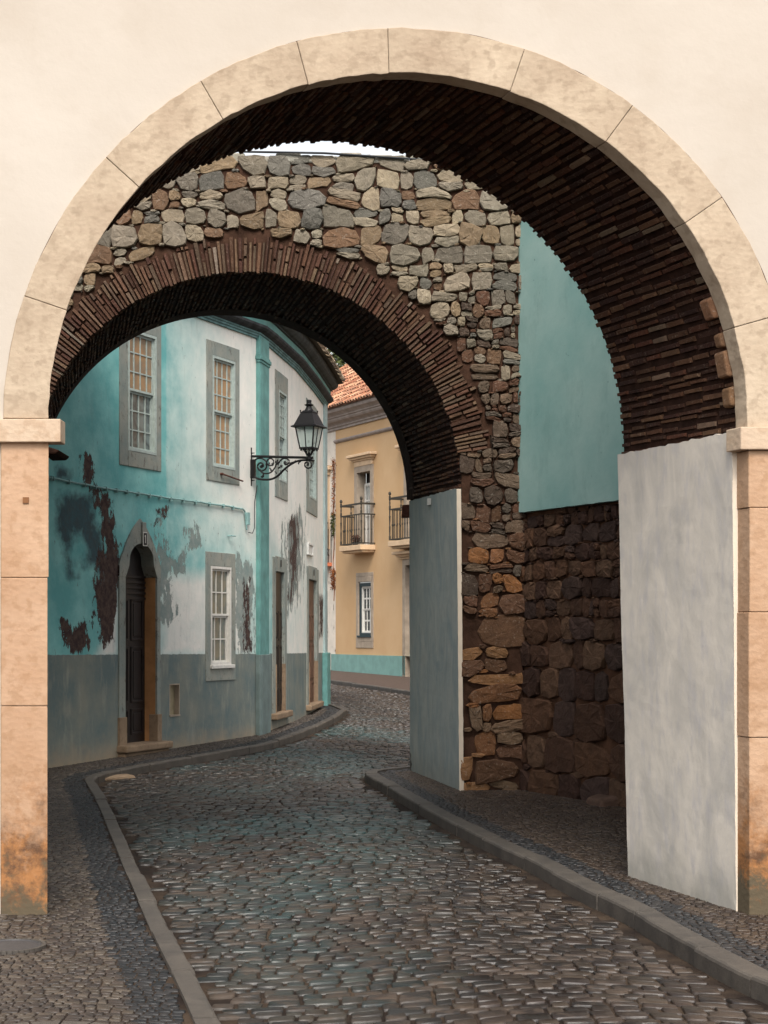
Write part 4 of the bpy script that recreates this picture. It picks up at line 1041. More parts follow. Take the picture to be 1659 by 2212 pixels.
cb, ct = sq(zb0, hb), sq(zt0, ht)
for i in range(4):
    mb.tube([cb[i], ct[i]], .011, 5); j = (i+1) % 4; mb.tube([(cb[i]+cb[j])/2, (ct[i]+ct[j])/2], .009, 5)
    mb.tube([cb[i], cb[j]], .013, 5); mb.tube([ct[i], ct[j]], .012, 5)
    for k in range(5): p = cb[i].lerp(cb[j], (k+.5)/5); mb.tube([p, p-Vector((0, 0, .04))], [.010, .004], 5)
frus(mb, zb0-.012, hb+.012, zb0+.004, hb+.008)
mb.build('lantern_frame', MAT_IRON, lamp)
mb = MB()
for i in range(4):
    j = (i+1) % 4; mb.poly([cb[i], cb[j], ct[j], ct[i]])
mb.build('lantern_glass', MAT_GLASS, lamp)
mb = MB(); frus(mb, zlv(924), .198, zlv(921.5), .198); frus(mb, zlv(921.5), .196, zlv(919), .165); frus(mb, zlv(919), .165, zlv(892.5), .092); frus(mb, zlv(892.5), .098, zlv(891), .098)
for p in sq(zlv(891), .092): mb.tube([p, p+Vector((0, 0, .03))], [.008, .012], 5)
frus(mb, zlv(891), .085, zlv(887), .062)
mb.lathe((lc.x, lc.y, zlv(889)), [(.075, 0), (.06, .03), (.04, .06), (.035, .075), (.055, .085), (.07, .098), (.04, .105), (.03, .12), (.03, .135), (.038, .14), (.036, .165), (.02, .17)], 14)
mb.build('lantern_roof', MAT_IRON, lamp)

# ================================================================= OCHRE HOUSE
dirY = Vector((PX(880, 44.0)-PX(725, 48.0), -4.0)).normalized(); Y0p = Vector((PX(725, 48.0), 48.0))
YL = Line([tuple(Y0p), tuple(Y0p+dirY*22)]); YL.side = 1
if YL.n(1).dot(Vector((-1, 0))) < 0: YL.side = -1
WL = Line([tuple(Y0p-dirY*7), tuple(Y0p)]); WL.side = YL.side
och = empty('ochre_house', (Y0p.x, Y0p.y, 0), 'ochre yellow house with aqua base and iron balconies at the end of the lane', 'house')
def uy(x): return YL.u_of(x)
def Yat(x): return YL.at(uy(x)).y
def YZ(x, y): return PZ(y, Yat(x))
holes = []
d1 = [uy(773.5), uy(802), YZ(790, 1182), YZ(790, 1019)]; holes.append(d1)
w1 = [uy(775), uy(802), YZ(788, 1375), YZ(788, 1257)]; holes.append(w1)
shift = 3.02
d2 = [d1[0]+shift, d1[1]+shift, d1[2], d1[3]]; holes.append(d2)
g2 = [d2[0]-.1, d2[1]+.1, .4, YZ(865, 1222)]; holes.append(g2)
mb = MB(); zd = YZ(725, 1413)
wall_grid(mb, YL, 0, 22, zd, 7.62, holes, .6); mb.build('wall', MAT_OCHRE, och)
mb = MB(); holes2 = [h for h in holes if h[2] < zd]
wall_grid(mb, YL, 0, 22, 0, zd, holes2, .6); 
for i in range(len(mb.v)): q_ = mb.v[i]; n_ = YL.n(1); mb.v[i] = (q_[0]+n_.x*.03, q_[1]+n_.y*.03, q_[2])
mb.poly([YL.w(0, .03, zd), YL.w(22, .03, zd), YL.w(22, -.1, zd), YL.w(0, -.1, zd)])
slab(mb, YL, -.25, .0, 0, zd, -.3, .03)
mb.build('dado', MAT_AQUA, och)
Pc = [(-.02, 7.50), (.05, 7.50), (.05, 7.56), (.09, 7.58), (.09, 7.62), (.14, 7.66), (.22, 7.70), (.26, 7.75), (.26, 7.79), (.30, 7.80), (.30, 7.83), (.36, 7.88), (.42, 7.92), (.44, 7.97), (.44, 8.0), (.435, 8.045), (0, 8.30)]
OL = Line([tuple(Y0p-dirY*6), tuple(Y0p+dirY*22)]); OL.side = YL.side
mb = MB(); sweep(mb, OL, Pc, 0, 1)
for u_ in (0,): 
    mb.poly([YL.w(u_, o, z) for o, z in Pc])
mb.build('cornice', MAT_MOULD, och)
mb = MB(); sweep(mb, YL, [(0, 7.12), (.04, 7.13), (.07, 7.16), (.08, 7.19), (.05, 7.22), (0, 7.23)], 0, 1); mb.build('string_course', MAT_MOULD, och)
nO = YL.n(1); upO = Vector((-nO.x*math.cos(R_(33)), -nO.y*math.cos(R_(33)), math.sin(R_(33))))
mb = MB(); a = YL.w(-6, .50, 8.02); b = YL.w(22, .50, 8.02)
tiles(mb, a, b, upO, .17, .36, 20, .015, TON_O, ends=True)
mb.build('tiled_roof', [MAT_TILE, MAT_TILEWHITE], och, colattr=True)
def framebox(mb, line, u0, u1, z0, z1, t, off, dep, bottom=True):
    slab(mb, line, u0-t, u0, z0-(t if bottom else 0), z1+t, -dep, off); slab(mb, line, u1, u1+t, z0-(t if bottom else 0), z1+t, -dep, off); slab(mb, line, u0, u1, z1, z1+t, -dep, off+.003)
    if bottom: slab(mb, line, u0, u1, z0-t, z0, -dep, off+.003)
for dd in (d1, d2):
    mb = MB(); framebox(mb, YL, dd[0], dd[1], dd[2], dd[3], .17, .04, .25, False); mb.build('door_surround', MAT_WARMGREY, och)
    mb = MB(); z = dd[3]+.17; slab(mb, YL, dd[0]-.14, dd[1]+.14, z, z+.14, 0, .06)
    for (o, z0, z1, e) in ((.10, .14, .19, .2), (.16, .19, .25, .28), (.22, .25, .33, .36)): slab(mb, YL, dd[0]-e, dd[1]+e, z+z0, z+z1, 0, o)
    mb.build('lintel_cornice', MAT_MOULDL, och, bevel=.015)
    dp = .2; mb = MB(); um2 = (dd[0]+dd[1])/2
    slab(mb, YL, dd[0], dd[1], dd[2], dd[3]-.28, -dp-.06, -dp-.03)
    for (a, b) in ((dd[0]+.02, um2-.01), (um2+.01, dd[1]-.02)):
        framebox(mb, YL, a+.07, b-.07, dd[2]+.08, dd[3]-.36, .07, -dp+.01, dp+.03)
        m1 = (a+b)/2; slab(mb, YL, m1-.015, m1+.015, dd[2]+.9, dd[3]-.36, -dp-.02, -dp)
        for k in range(4): zz = dd[2]+.9+k*.42; slab(mb, YL, a+.07, b-.07, zz-.02, zz+.02, -dp-.02, -dp+.004)
    mb.build('balcony_door', MAT_SASHW, och)
    mb = MB(); slab(mb, YL, dd[0]+.09, dd[1]-.09, dd[2]+.95, dd[3]-.38, -dp-.028, -dp-.022); mb.build('door_glass', MAT_PANE_B, och)
    mb = MB(); slab(mb, YL, dd[0], dd[1], dd[3]-.28, dd[3]+.01, -dp-.12, -dp-.06); mb.build('transom', MAT_BLACK, och)
mb = MB(); framebox(mb, YL, w1[0]+.0, w1[1], w1[2], w1[3], .15, .02, .05); slab(mb, YL, w1[0]-.15, w1[1]+.15, w1[2]-.32, w1[2]-.15, 0, .02); slab(mb, YL, w1[0]-.15, w1[1]+.15, w1[3]+.15, w1[3]+.26, 0, .02)
mb.build('window_surround', MAT_WARMGREY, och, bevel=.01)
mb = MB(); framebox(mb, YL, w1[0]+.09, w1[1]-.05, w1[2]+.10, w1[3]-.12, .09, -.02, .12); slab(mb, YL, w1[0]-.03, w1[1]+.03, w1[2]-.02, w1[2]+.03, -.1, .05); mb.build('window_frame', MAT_BLUEFRAME, och)
sash_window(YL, och, w1[0]+.09, w1[1]-.05, w1[2]+.10, w1[3]-.12, .08, 3, 2, MAT_SASHW, (MAT_PANE_D, MAT_PANE_D), bar=.045, stag=.02)
mb = MB(); framebox(mb, YL, g2[0], g2[1], g2[2], g2[3], .16, .03, .2, False); mb.build('door_surround', MAT_WARMGREY, och)
mb = MB(); 
for (o, z0, z1, e) in ((.08, .16, .22, .22), (.16, .22, .28, .30), (.24, .28, .36, .40)): slab(mb, YL, g2[0]-e, g2[1]+e, g2[3]+z0, g2[3]+z1, 0, o)
mb.build('lintel_cornice', MAT_MOULDL, och, bevel=.015)
mb = MB(); slab(mb, YL, g2[0], g2[1], g2[2], g2[3], -.25, -.2); mb.build('door', MAT_DOOR, och)
# balconies
def balcony(u0, u1, zf, first):
    W = u1-u0; dep = .42
    mb = MB(); slab(mb, YL, u0, u1, zf-.14, zf, 0, dep+.04); slab(mb, YL, u0+.05, u1-.05, zf-.2, zf-.14, 0, dep-.04); bs = mb.build('balcony', MAT_MOULDL, och, bevel=.01)
    mb = MB()
    def rail(z, t):
        slab(mb, YL, u0+.02, u1-.02, z, z+t, dep-.02, dep+.015); slab(mb, YL, u0+.02, u0+.055, z, z+t+.001, 0, dep-.02); slab(mb, YL, u1-.055, u1-.02, z, z+t+.001, 0, dep-.02)
    rail(zf+.03, .03); rail(zf+.82, .035); rail(zf+1.10, .05)
    def bal(u, o, top, r=.012, post=False):
        p = YL.at(u, o)
        if post: pr = [(.028, 0), (.028, .1), (.018, .13), (.024, .35), (.016, .4), (.024, .6), (.03, .62), (.018, .65), (.018, .8), (.028, .82), (.028, .9), (.016, .92), (.024, .98), (.016, 1.04), (.03, 1.08), (.03, 1.16), (.012, 1.18), (.035, 1.20), (.042, 1.235), (.032, 1.27), (.006, 1.285)]
        else: pr = [(r, 0), (r, .36), (.02, .38), (.02, .41), (r, .43), (r, top)]
        mb.lathe((p.x, p.y, zf+.03), pr, 7)
    n = 9
    for k in range(1, n): bal(u0+.04+(W-.08)*k/n, dep, .8)
    for k in range(1, 4): bal(u1-.04, dep*k/4, .8); bal(u0+.04, dep*k/4, .8)
    bal(u0+.04, dep, 1, post=True); bal(u1-.04, dep, 1, post=True)
    p = YL.at((u0+u1)/2, dep); mb.lathe((p.x, p.y, zf+.85), [(.014, 0), (.024, .05), (.012, .1), (.024, .2), (.014, .25)], 7)
    r = mb.build('railing', MAT_IRON2, None, smooth=False); r.parent = bs; r.matrix_parent_inverse = bs.matrix_world.inverted(); r.location = -Vector(och.location)
    return bs
zf = YZ(800, 1178)
balcony(d1[0]-.27, d1[1]+.27, zf, True); balcony(d2[0]-.27, d2[1]+.27, zf, False)
def leaves(mb, c, rad, n, size, flat=1.0):
    for _ in range(n):
        v = Vector((random.gauss(0, 1), random.gauss(0, 1), random.gauss(0, 1))).normalized()*random.random()**.4
        p = Vector(c)+Vector((v.x*rad[0], v.y*rad[1], v.z*rad[2])); s = size*random.uniform(.5, 1.4)
        a = Vector((random.uniform(-1, 1), random.uniform(-1, 1), random.uniform(-1, 1))).normalized(); b = a.orthogonal().normalized()
        mb.poly([p, p+a*s+b*s*.35, p+a*s*1.7, p+a*s-b*s*.35])
def pot_plant(c, r, lab, mat, mat2=MAT_TERRA, hang=False):
    e = empty('potted_plant', c, lab, 'potted plant', 'plants on the balconies')
    mb = MB(); mb.lathe(c, [(r*.5, 0), (r*.6, r*.7), (r*.68, r*.72), (r*.68, r*.85), (r*.55, r*.85)], 12); mb.build('pot', mat2, e)
    mb = MB(); leaves(mb, (c[0], c[1], c[2]+r*1.5), (r, r, r*.9), 260, r*.28)
    if hang: leaves(mb, (c[0]-.12, c[1]-.1, c[2]-r*.9), (r*.6, r*.5, r*1.5), 140, r*.28)
    mb.build('foliage', mat, e)
p = YL.at(d1[0]+.25, .2); pot_plant((p.x, p.y, zf), .13, 'small dark potted plant on the ochre house balcony floor behind the railing', MAT_DARKLEAF, MAT_BLACK)

# ================================================================= WHITE HOUSE beside it
wh = empty('white_house', (Y0p.x, Y0p.y, 0), 'narrow strip of white flaking house between teal corner and ochre house', 'house')
LW = WL.L[-1]; wx_ = lambda x: WL.u_of(x)
wd0, wd1 = LW-1.25, LW-.45
h1 = [LW-1.35, LW-.35+.0-.2, 4.1, 6.1]; h2 = [LW-1.3, LW-.55, .45, 2.9]
mb = MB(); wall_grid(mb, WL, 0, LW, 0, 7.52, [h1, h2], .5); mb.build('wall', MAT_WHITEWALL, wh)
mb = MB(); slab(mb, WL, h1[0], h1[1], h1[2], h1[3], -.2, -.15); slab(mb, WL, h2[0], h2[1], h2[2], h2[3], -.2, -.15); mb.build('door', MAT_DOOR, wh)
mb = MB(); framebox(mb, WL, h1[0], h1[1], h1[2], h1[3], .15, .03, .15, False)
for (o, z0, z1, e) in ((.1, .16, .3, .2), (.2, .3, .42, .3)): slab(mb, WL, h1[0]-e, h1[1]+e, h1[3]+z0, h1[3]+z1, 0, o)
mb.build('door_surround', MAT_MOULDL, wh)
zw = PZ(1216, WL.at(LW-.5).y)
mb = MB(); slab(mb, WL, LW-1.6, LW-.25, zw-.1, zw, 0, .45); b2 = mb.build('balcony', MAT_TERRA, wh)
mb = MB(); slab(mb, WL, LW-1.58, LW-.27, zw+.95, zw+.99, .40, .43); slab(mb, WL, LW-1.58, LW-.27, zw+.03, zw+.06, .40, .43)
for k in range(14): p = WL.at(LW-1.56+1.27*k/13, .415); mb.tube([(p.x, p.y, zw), (p.x, p.y, zw+.97)], .012, 5)
for k in range(4):
    p = WL.at(LW-.29, .4*k/4); mb.tube([(p.x, p.y, zw), (p.x, p.y, zw+.97)], .012, 5)
r = mb.build('railing', MAT_IRON, wh)
p = WL.at(LW-.42, .36); pot_plant((p.x, p.y, zw+.75), .26, 'bushy dry orange plant hanging on the white house balcony rail', MAT_DRY, MAT_BLACK, True)
p = WL.at(LW-.35, .3); pot_plant((p.x, p.y, zw+.02), .2, 'dark trailing plant at the foot of the white house balcony', MAT_DARKLEAF)
# creeper down the seam between the two houses
mb = MB()
for (y0, y1, w_, m_) in ((990, 1110, .10, 0), (1110, 1160, .16, 1), (1230, 1270, .16, 0)):
    for k in range(150):
        yy = random.uniform(y0, y1); uu = LW-random.uniform(.0, w_*1.3); q_ = WL.at(uu, .03); mb.mi = m_
        leaves(mb, (q_.x, q_.y, PZ(yy, q_.y)), (.03, .03, .05), 2, .04)
pts = [WL.w(LW-.08+.04*math.sin(k*1.3), .02, 2.6+k*.3) for k in range(14)]; mb.mi = 0; mb.tube(pts, .012, 5)
o = mb.build('creeper', [MAT_DRY, MAT_LEAF], None); tag(o, 'withered creeper climbing the seam between the white and ochre houses', 'creeper')
# tree behind the roofs
tr = empty('tree', (-2.3, 62, .5), 'dark leafy treetop glimpsed above the tiled roofs under the inner arch', 'tree')
mb = MB(); mb.tube([(-2.3, 62, .4), (-2.4, 62, 5), (-2.2, 62, 9)], [.3, .24, .12], 8)
for k in range(6): a = k*1.05; mb.tube([(-2.3, 62, 7+k*.3), (-2.3+1.6*math.cos(a), 62+1.6*math.sin(a), 9.5+k*.3)], [.1, .03], 6)
mb.build('trunk', MAT_BARK, tr)
mb = MB()
for k in range(70):
    v = Vector((random.uniform(-2.4, 3.4), random.uniform(-2, 2), random.uniform(-2.2, 2.4))); leaves(mb, (-2.3+v.x, 62+v.y, 11.0+v.z), (.75, .75, .55), 130, .13)
mb.build('crown', MAT_LEAF, tr)

# ================================================================= GROUND
mb = MB()
ys = [-12, 0, 6, 10, 14, 17, 19.5]+[19.5+k*2 for k in range(1, 20)]+[80, 200]
for y0, y1 in zip(ys, ys[1:]):
    g0, g1 = gz(min(y0, 60))-.06, gz(min(y1, 60))-.06
    mb.poly([(-100, y0, g0), (100, y0, g0), (100, y1, g1), (-100, y1, g1)])
o = mb.build('ground', MAT_GROUND, None); tag(o, kind='structure')
LK = [(520, 2290), (475, 2207), (440, 2137), (380, 2032), (345, 1962), (300, 1872), (270, 1807), (235, 1732), (207, 1690), (204, 1682), (215, 1674.5), (240, 1667), (320, 1652), (370, 1642), (450, 1630), (550, 1612), (601, 1601), (670, 1576), (730, 1548), (756, 1528)]
RK = [(1800, 2190), (1659, 2128), (1609, 2108), (1549, 2076), (1484, 2041), (1399, 1993), (1359, 1966), (1230, 1906), (1148, 1859), (1060, 1819), (972, 1775), (884, 1727), (820, 1690), (785, 1671), (795, 1664), (830, 1660), (888, 1655)]
lk = [Vector(ground(x, y, SIDE)) for x, y in LK]; rk = [Vector(ground(x, y, SIDE)) for x, y in RK]
lk += [Vector((-1.9, 34.2)), Vector((-5, 36.8))]; rk += [Vector((2.2, 22.2)), Vector((9, 24))]
lk = [lk[0]+(lk[0]-lk[1])*2.5]+lk; rk = [rk[0]+(rk[0]-rk[1]).normalized()*4]+rk
FK = [(640, 1462), (718, 1470.5), (760, 1476), (820, 1484), (880, 1493), (960, 1506)]
fk = [Vector(ground(x, y, SIDE)) for x, y in FK]; fk = [fk[0]+Vector((-8, 3))]+fk+[fk[-1]+(fk[-1]-fk[-2]).normalized()*20]
def resample(p, step):
    out = [p[0]]; acc = 0
    for a, b in zip(p, p[1:]):
        L = (b-a).length; n = max(1, int(L/step))
        for k in range(1, n+1): out.append(a.lerp(b, k/n))
    return out
def smoothp(p, it=2):
    for _ in range(it):
        q = [p[0]]
        for a, b in zip(p, p[1:]): q += [a*.75+b*.25, a*.25+b*.75]
        q.append(p[-1]); p = q
    return p
lks, rks, fks = smoothp(lk, 1), smoothp(rk, 1), smoothp(fk, 1)
def offset_line(p, d):
    out = []
    for i in range(len(p)):
        t = (p[min(i+1, len(p)-1)]-p[max(i-1, 0)]).normalized(); out.append(p[i]+Vector((-t.y, t.x))*d)
    return out
def kerb(line, side, width, name, label, cat):
    """kerb stones laid end to end along the line"""
    e = empty(name, (line[0].x, line[0].y, 0), None, None)
    pts = resample(line, .08); L = 0; i = 0; stones = []
    cur = [pts[0]]; target = random.uniform(.7, 1.1)
    for a, b in zip(pts, pts[1:]):
        L += (b-a).length; cur.append(b)
        if L > target: stones.append(cur); cur = [b]; L = 0; target = random.uniform(.55, 1.1)
    stones.append(cur); mb = MB()
    for st in stones:
        if len(st) < 2: continue
        inn = offset_line(st, side*width); dz = random.uniform(-.006, .006); n = len(st); b0 = len(mb.v); jx = random.uniform(-.006, .006)
        sh = .006; 
        for k in range(n):
            o, q = st[k], inn[k]
            if k == 0: d = (st[1]-st[0]).normalized(); o = o+d*sh; q = q+d*sh
            if k == n-1: d = (st[-1]-st[-2]).normalized(); o = o-d*sh; q = q-d*sh
            g = gz(o.y); w_ = Vector((o.x-q.x, o.y-q.y)).normalized()*(jx+random.uniform(-.003, .003)); zt_ = g+SIDE+dz+.008; r = .018
            ou = (o-q).normalized()
            for (pp, z) in ((o+w_, g-.05), (o+w_, zt_-r), (o+w_-ou*r*.35, zt_-r*.3), (o+w_-ou*r, zt_+random.uniform(-.002, .002)), (q, zt_), (q, g-.05)): mb.v.append((pp.x, pp.y, z))
        K = 6
        for k in range(n-1):
            for e_ in range(K-1):
                A_ = b0+k*K+e_; f = (A_, A_+1, A_+K+1, A_+K); mb.face(f if side < 0 else f[::-1])
        mb.face([b0+k for k in range(K)]); mb.face([b0+(n-1)*K+k for k in reversed(range(K))])
    o = mb.build(name, MAT_KERB, None); bpy.data.objects.remove(e); tag(o, kind='structure'); return o
kerb(lks, 1, .105, 'kerb_left', '', ''); kerb(rks, -1, .14, 'kerb_right', '', ''); kerb(fks, 1, .15, 'kerb_far', '', '')
def inside(poly, x, y):
    r = False; n = len(poly)
    for i in range(n):
        x1, y1 = poly[i]; x2, y2 = poly[(i+1) % n]
        if (y1 > y) != (y2 > y) and x < (x2-x1)*(y-y1)/(y2-y1)+x1: r = not r
    return r
def dist_to(line, P):
    a = np.array([[p.x, p.y] for p in line]); best = np.full(len(P), 1e9)
    for i in range(len(a)-1):
        e = a[i+1]-a[i]; t = np.clip(((P-a[i])@e)/(e@e+1e-9), 0, 1); best = np.minimum(best, np.hypot(*(P-a[i]-t[:, None]*e).T))
    return best
def np_inside(poly, P):
    r = np.zeros(len(P), bool); n = len(poly)
    for i in range(n):
        x1, y1 = poly[i]; x2, y2 = poly[(i+1) % n]
        r ^= ((y1 > P[:, 1]) != (y2 > P[:, 1])) & (P[:, 0] < (x2-x1)*(P[:, 1]-y1)/(y2-y1+1e-12)+x1)
    return r
def setts(name, poly, rowh, width, relief, z0, colf, mat_s, mat_j, x0, x1, y0, y1, wave, gap=.012, keep=None, bed=True, seed=1, ext=None):
    """rows of rounded setts inside a polygon, one mesh with its bed"""
    rs = np.random.RandomState(seed); C = []; y = y0
    while y < y1:
        h = rowh*rs.uniform(.85, 1.2); x = x0+rs.uniform(0, width)
        n = int((x1-x0)/width*1.3)+2; w_ = width*rs.uniform(.65, 1.4, n); xs = x+np.concatenate([[0], np.cumsum(w_)[:-1]])
        keepm = xs < x1; C.append(np.stack([xs[keepm]+w_[keepm]/2, np.full(keepm.sum(), y+h/2), w_[keepm], np.full(keepm.sum(), h)], 1)); y += h
    C = np.concatenate(C); WX, WY = wave(C[:, 0], C[:, 1]); P = np.stack([WX, WY], 1)
    ok = np_inside(poly, P)
    if keep is not None: ok &= keep(P)
    C, P = C[ok], P[ok]; n = len(C); K = 8
    ang_ = np.array([-157.5, -112.5, -67.5, -22.5, 22.5, 67.5, 112.5, 157.5])*math.pi/180
    # superellipse outline: nearly rectangular with cut corners
    ox = np.sign(np.cos(ang_))*np.abs(np.cos(ang_))**.22; oy = np.sign(np.sin(ang_))*np.abs(np.sin(ang_))**.22
    hw_, hh_ = C[:, 2]/2-gap/2, C[:, 3]/2-gap/2
    # local direction of the rows
    e = .05; ax, ay = wave(C[:, 0]+e, C[:, 1]); tx, ty = (ax-P[:, 0])/e, (ay-P[:, 1])/e; bx, by = wave(C[:, 0], C[:, 1]+e); ux, uy_ = (bx-P[:, 0])/e, (by-P[:, 1])/e
    G = 0.0175*np.maximum(0, P[:, 1]-19.5)
    rings = []
    hj = rs.uniform(-.35, .35, n)*relief; tlx, tly = rs.uniform(-.22, .22, n)*relief, rs.uniform(-.22, .22, n)*relief
    jit = rs.uniform(-.10, .10, (n, K)); 
    for sc, hz in ((1.01, -.5), (.98, .70), (.90, .97)):
        lx = (ox[None]*(1+jit)*hw_[:, None]*sc); ly = (oy[None]*(1+jit)*hh_[:, None]*sc)
        X = P[:, 0, None]+lx*tx[:, None]+ly*ux[:, None]; Yy = P[:, 1, None]+lx*ty[:, None]+ly*uy_[:, None]
        Z = (G+z0)[:, None]+relief*hz+(hj[:, None]+tlx[:, None]*ox[None]*sc+tly[:, None]*oy[None]*sc if hz > 0 else 0)+rs.uniform(-.04, .04, (n, K))*relief
        rings.append(np.stack([X, Yy, Z], 2))
    cen = np.stack([P[:, 0], P[:, 1], G+z0+relief*1.0+hj], 1)[:, None]
    V = np.concatenate(rings+[cen], 1); nv = 3*K+1; V = V.reshape(-1, 3)
    quads = []
    for r in range(2):
        for k in range(K): k2 = (k+1) % K; quads.append((r*K+k, r*K+k2, (r+1)*K+k2, (r+1)*K+k))
    tris = [(2*K+k, 2*K+(k+1) % K, 3*K) for k in range(K)]
    quads = np.array(quads); tris = np.array(tris); b = (np.arange(n)*nv)[:, None, None]
    Q = (quads[None]+b).reshape(-1, 4); T = (tris[None]+b).reshape(-1, 3)
    cols = colf(P, rs)                            # n x 3
    # bed
    BV = []; BF = []
    if bed:
        st = 1.0; bx0 = math.floor(min(p[0] for p in poly)); bx1 = max(p[0] for p in poly); by0 = min(p[1] for p in poly); by1 = max(p[1] for p in poly)
        yy = list(np.arange(by0, by1, .8))+[by1]
        # horizontal slabs of the polygon
        def xr(yv):
            xs = []
            for i in range(len(poly)):
                (x1_, y1_), (x2_, y2_) = poly[i], poly[(i+1) % len(poly)]
                if (y1_ > yv) != (y2_ > yv): xs.append((x2_-x1_)*(yv-y1_)/(y2_-y1_)+x1_)
            return sorted(xs)
    me = bpy.data.meshes.new(name); nl = len(Q)*4+len(T)*3
    me.vertices.add(len(V)); me.vertices.foreach_set('co', V.astype(np.float32).ravel())
    me.loops.add(nl); me.polygons.add(len(Q)+len(T))
    me.loops.foreach_set('vertex_index', np.concatenate([Q.ravel(), T.ravel()]).astype(np.int32))
    me.polygons.foreach_set('loop_start', np.concatenate([np.arange(len(Q))*4, len(Q)*4+np.arange(len(T))*3]).astype(np.int32))
    me.polygons.foreach_set('use_smooth', np.ones(len(Q)+len(T), bool))
    me.update(calc_edges=True); me.validate()
    ca = me.color_attributes.new('col', 'FLOAT_COLOR', 'POINT')
    cc = np.ones((len(V), 4), np.float32); cc[:, :3] = np.repeat(cols, nv, 0); ca.data.foreach_set('color', cc.ravel())
    me.materials.append(mat_s); o = bpy.data.objects.new(name, me); COL.objects.link(o)
    return o
def poly_plane(name, pts, z, mat, kind='structure', gx=.5):
    """flat sheet following the ground slope: polygon cut into strips in Y"""
    import bmesh
    bm = bmesh.new(); vs = [bm.verts.new((p[0], p[1], 0)) for p in pts]; bm.faces.new(vs)
    ymin, ymax = min(p[1] for p in pts), max(p[1] for p in pts); y = 19.5
    for y in [19.5]+list(np.arange(21, ymax, 1.5)):
        if ymin < y < ymax:
            g = bm.verts[:]+bm.edges[:]+bm.faces[:]; bmesh.ops.bisect_plane(bm, geom=g, plane_co=(0, y, 0), plane_no=(0, 1, 0))
    bmesh.ops.triangulate(bm, faces=bm.faces[:])
    for v in bm.verts: v.co.z = gz(v.co.y)+z
    for f in bm.faces:
        if f.normal.z < 0: f.normal_flip()
    me = bpy.data.meshes.new(name); bm.to_mesh(me); bm.free(); me.materials.append(mat)
    o = bpy.data.objects.new(name, me); COL.objects.link(o); o['kind'] = kind; return o
def join_into(a, b):
    """merge mesh b into a (the bed and its setts are one surface)"""
    bpy.ops.object.select_all(action='DESELECT'); a.select_set(True); b.select_set(True); bpy.context.view_layer.objects.active = a; bpy.ops.object.join(); return a
T = lambda L: [(p.x, p.y) for p in L]
road_poly = T(lks)+[(-5, 38.2), (-3, 42.5)]+[p for p in T(fks)][1:]+[(20, 27), (9, 24)]+T(rks[::-1])
road_poly = T(lks)+T(fks)+T(rks[::-1])
bed = poly_plane('road', road_poly, .0, MAT_SAND)
def wave_r(x, y): return x+.10*np.sin(y*.55), y+.30*np.sin(x*.9+y*.12)+.07*np.sin(x*3.1+y*.7)+.10*x
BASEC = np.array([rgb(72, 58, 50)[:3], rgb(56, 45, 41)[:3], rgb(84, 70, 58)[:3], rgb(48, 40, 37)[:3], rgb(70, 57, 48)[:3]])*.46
TEAL_SHEEN = np.array(rgb(58, 88, 88)[:3])  # reflected teal of the house, painted into the sett colours
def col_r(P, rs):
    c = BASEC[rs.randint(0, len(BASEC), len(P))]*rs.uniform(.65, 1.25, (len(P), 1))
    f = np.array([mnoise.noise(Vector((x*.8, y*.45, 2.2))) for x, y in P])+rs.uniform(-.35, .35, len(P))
    mid = np.exp(-((P[:, 1]-14.5)/3.2)**2)*np.exp(-((P[:, 0]+.7)/.9)**2)+np.exp(-((P[:, 1]-24)/6)**2)*.6+.25*np.exp(-((P[:, 1]-9)/1.5)**2)*np.exp(-((P[:, 0]+.2)/.6)**2)  # stretches of road that carry the painted sheen
    f = np.clip((f*1.6+.35)*mid*1.2, 0, .7)[:, None]; return c*(1-f)+TEAL_SHEEN*rs.uniform(.7, 1.15, (len(P), 1))*f
LKD = None
def keep_r(P): return (dist_to(lks, P) > .09) & (dist_to(rks, P) > .09) & (P[:, 1] > 5.6)
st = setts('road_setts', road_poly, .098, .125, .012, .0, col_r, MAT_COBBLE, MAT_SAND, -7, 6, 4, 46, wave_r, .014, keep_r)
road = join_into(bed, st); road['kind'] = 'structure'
# pavements
lin = offset_line(lks, .105); rin = offset_line(rks, -.14)
left_poly = T(lin)+[(-7, 38), (-9, 38), (-9, lin[0].y)]
right_poly = T(rin)+[(9, 22), (9, rin[0].y)]
lb = poly_plane('pavement_left', left_poly, SIDE-.012, MAT_SAND); rb_ = poly_plane('pavement_right', right_poly, SIDE-.012, MAT_SAND)
C_LIGHT = np.array([rgb(104, 92, 80)[:3], rgb(90, 78, 70)[:3], rgb(114, 102, 90)[:3], rgb(80, 70, 64)[:3]])*.46; C_DARK = np.array([rgb(42, 42, 44)[:3], rgb(32, 34, 37)[:3], rgb(50, 48, 48)[:3]])*.8
C_BRN = np.array([rgb(96, 78, 64)[:3], rgb(80, 64, 54)[:3], rgb(106, 88, 72)[:3]])*.42
def band_left(P):
    d = dist_to(lin, P); return d < np.where(P[:, 1] > 18.6, .36, .30)
def col_l(P, rs):
    d = dist_to(lin, P); lt = C_LIGHT[rs.randint(0, 4, len(P))]; dk = C_DARK[rs.randint(0, 3, len(P))]
    bw = .24
    return np.where((d < bw)[:, None], dk, np.where((d < bw+.065)[:, None], lt*1.12, lt))*rs.uniform(.75, 1.2, (len(P), 1))
def col_rr(P, rs):
    d = dist_to(rin, P); lt = C_BRN[rs.randint(0, 3, len(P))]; dk = C_DARK[rs.randint(0, 3, len(P))]
    return np.where((d < .21)[:, None], dk, lt)*rs.uniform(.75, 1.2, (len(P), 1))
def wave_s(x, y): return x+.04*np.sin(y*1.3), y+.05*np.sin(x*2.1)+.02*np.sin(x*9)
MH = []  # covers
mh1 = Vector(ground(20, 2043, SIDE)); mh2 = Vector(ground(88, 2262, SIDE))
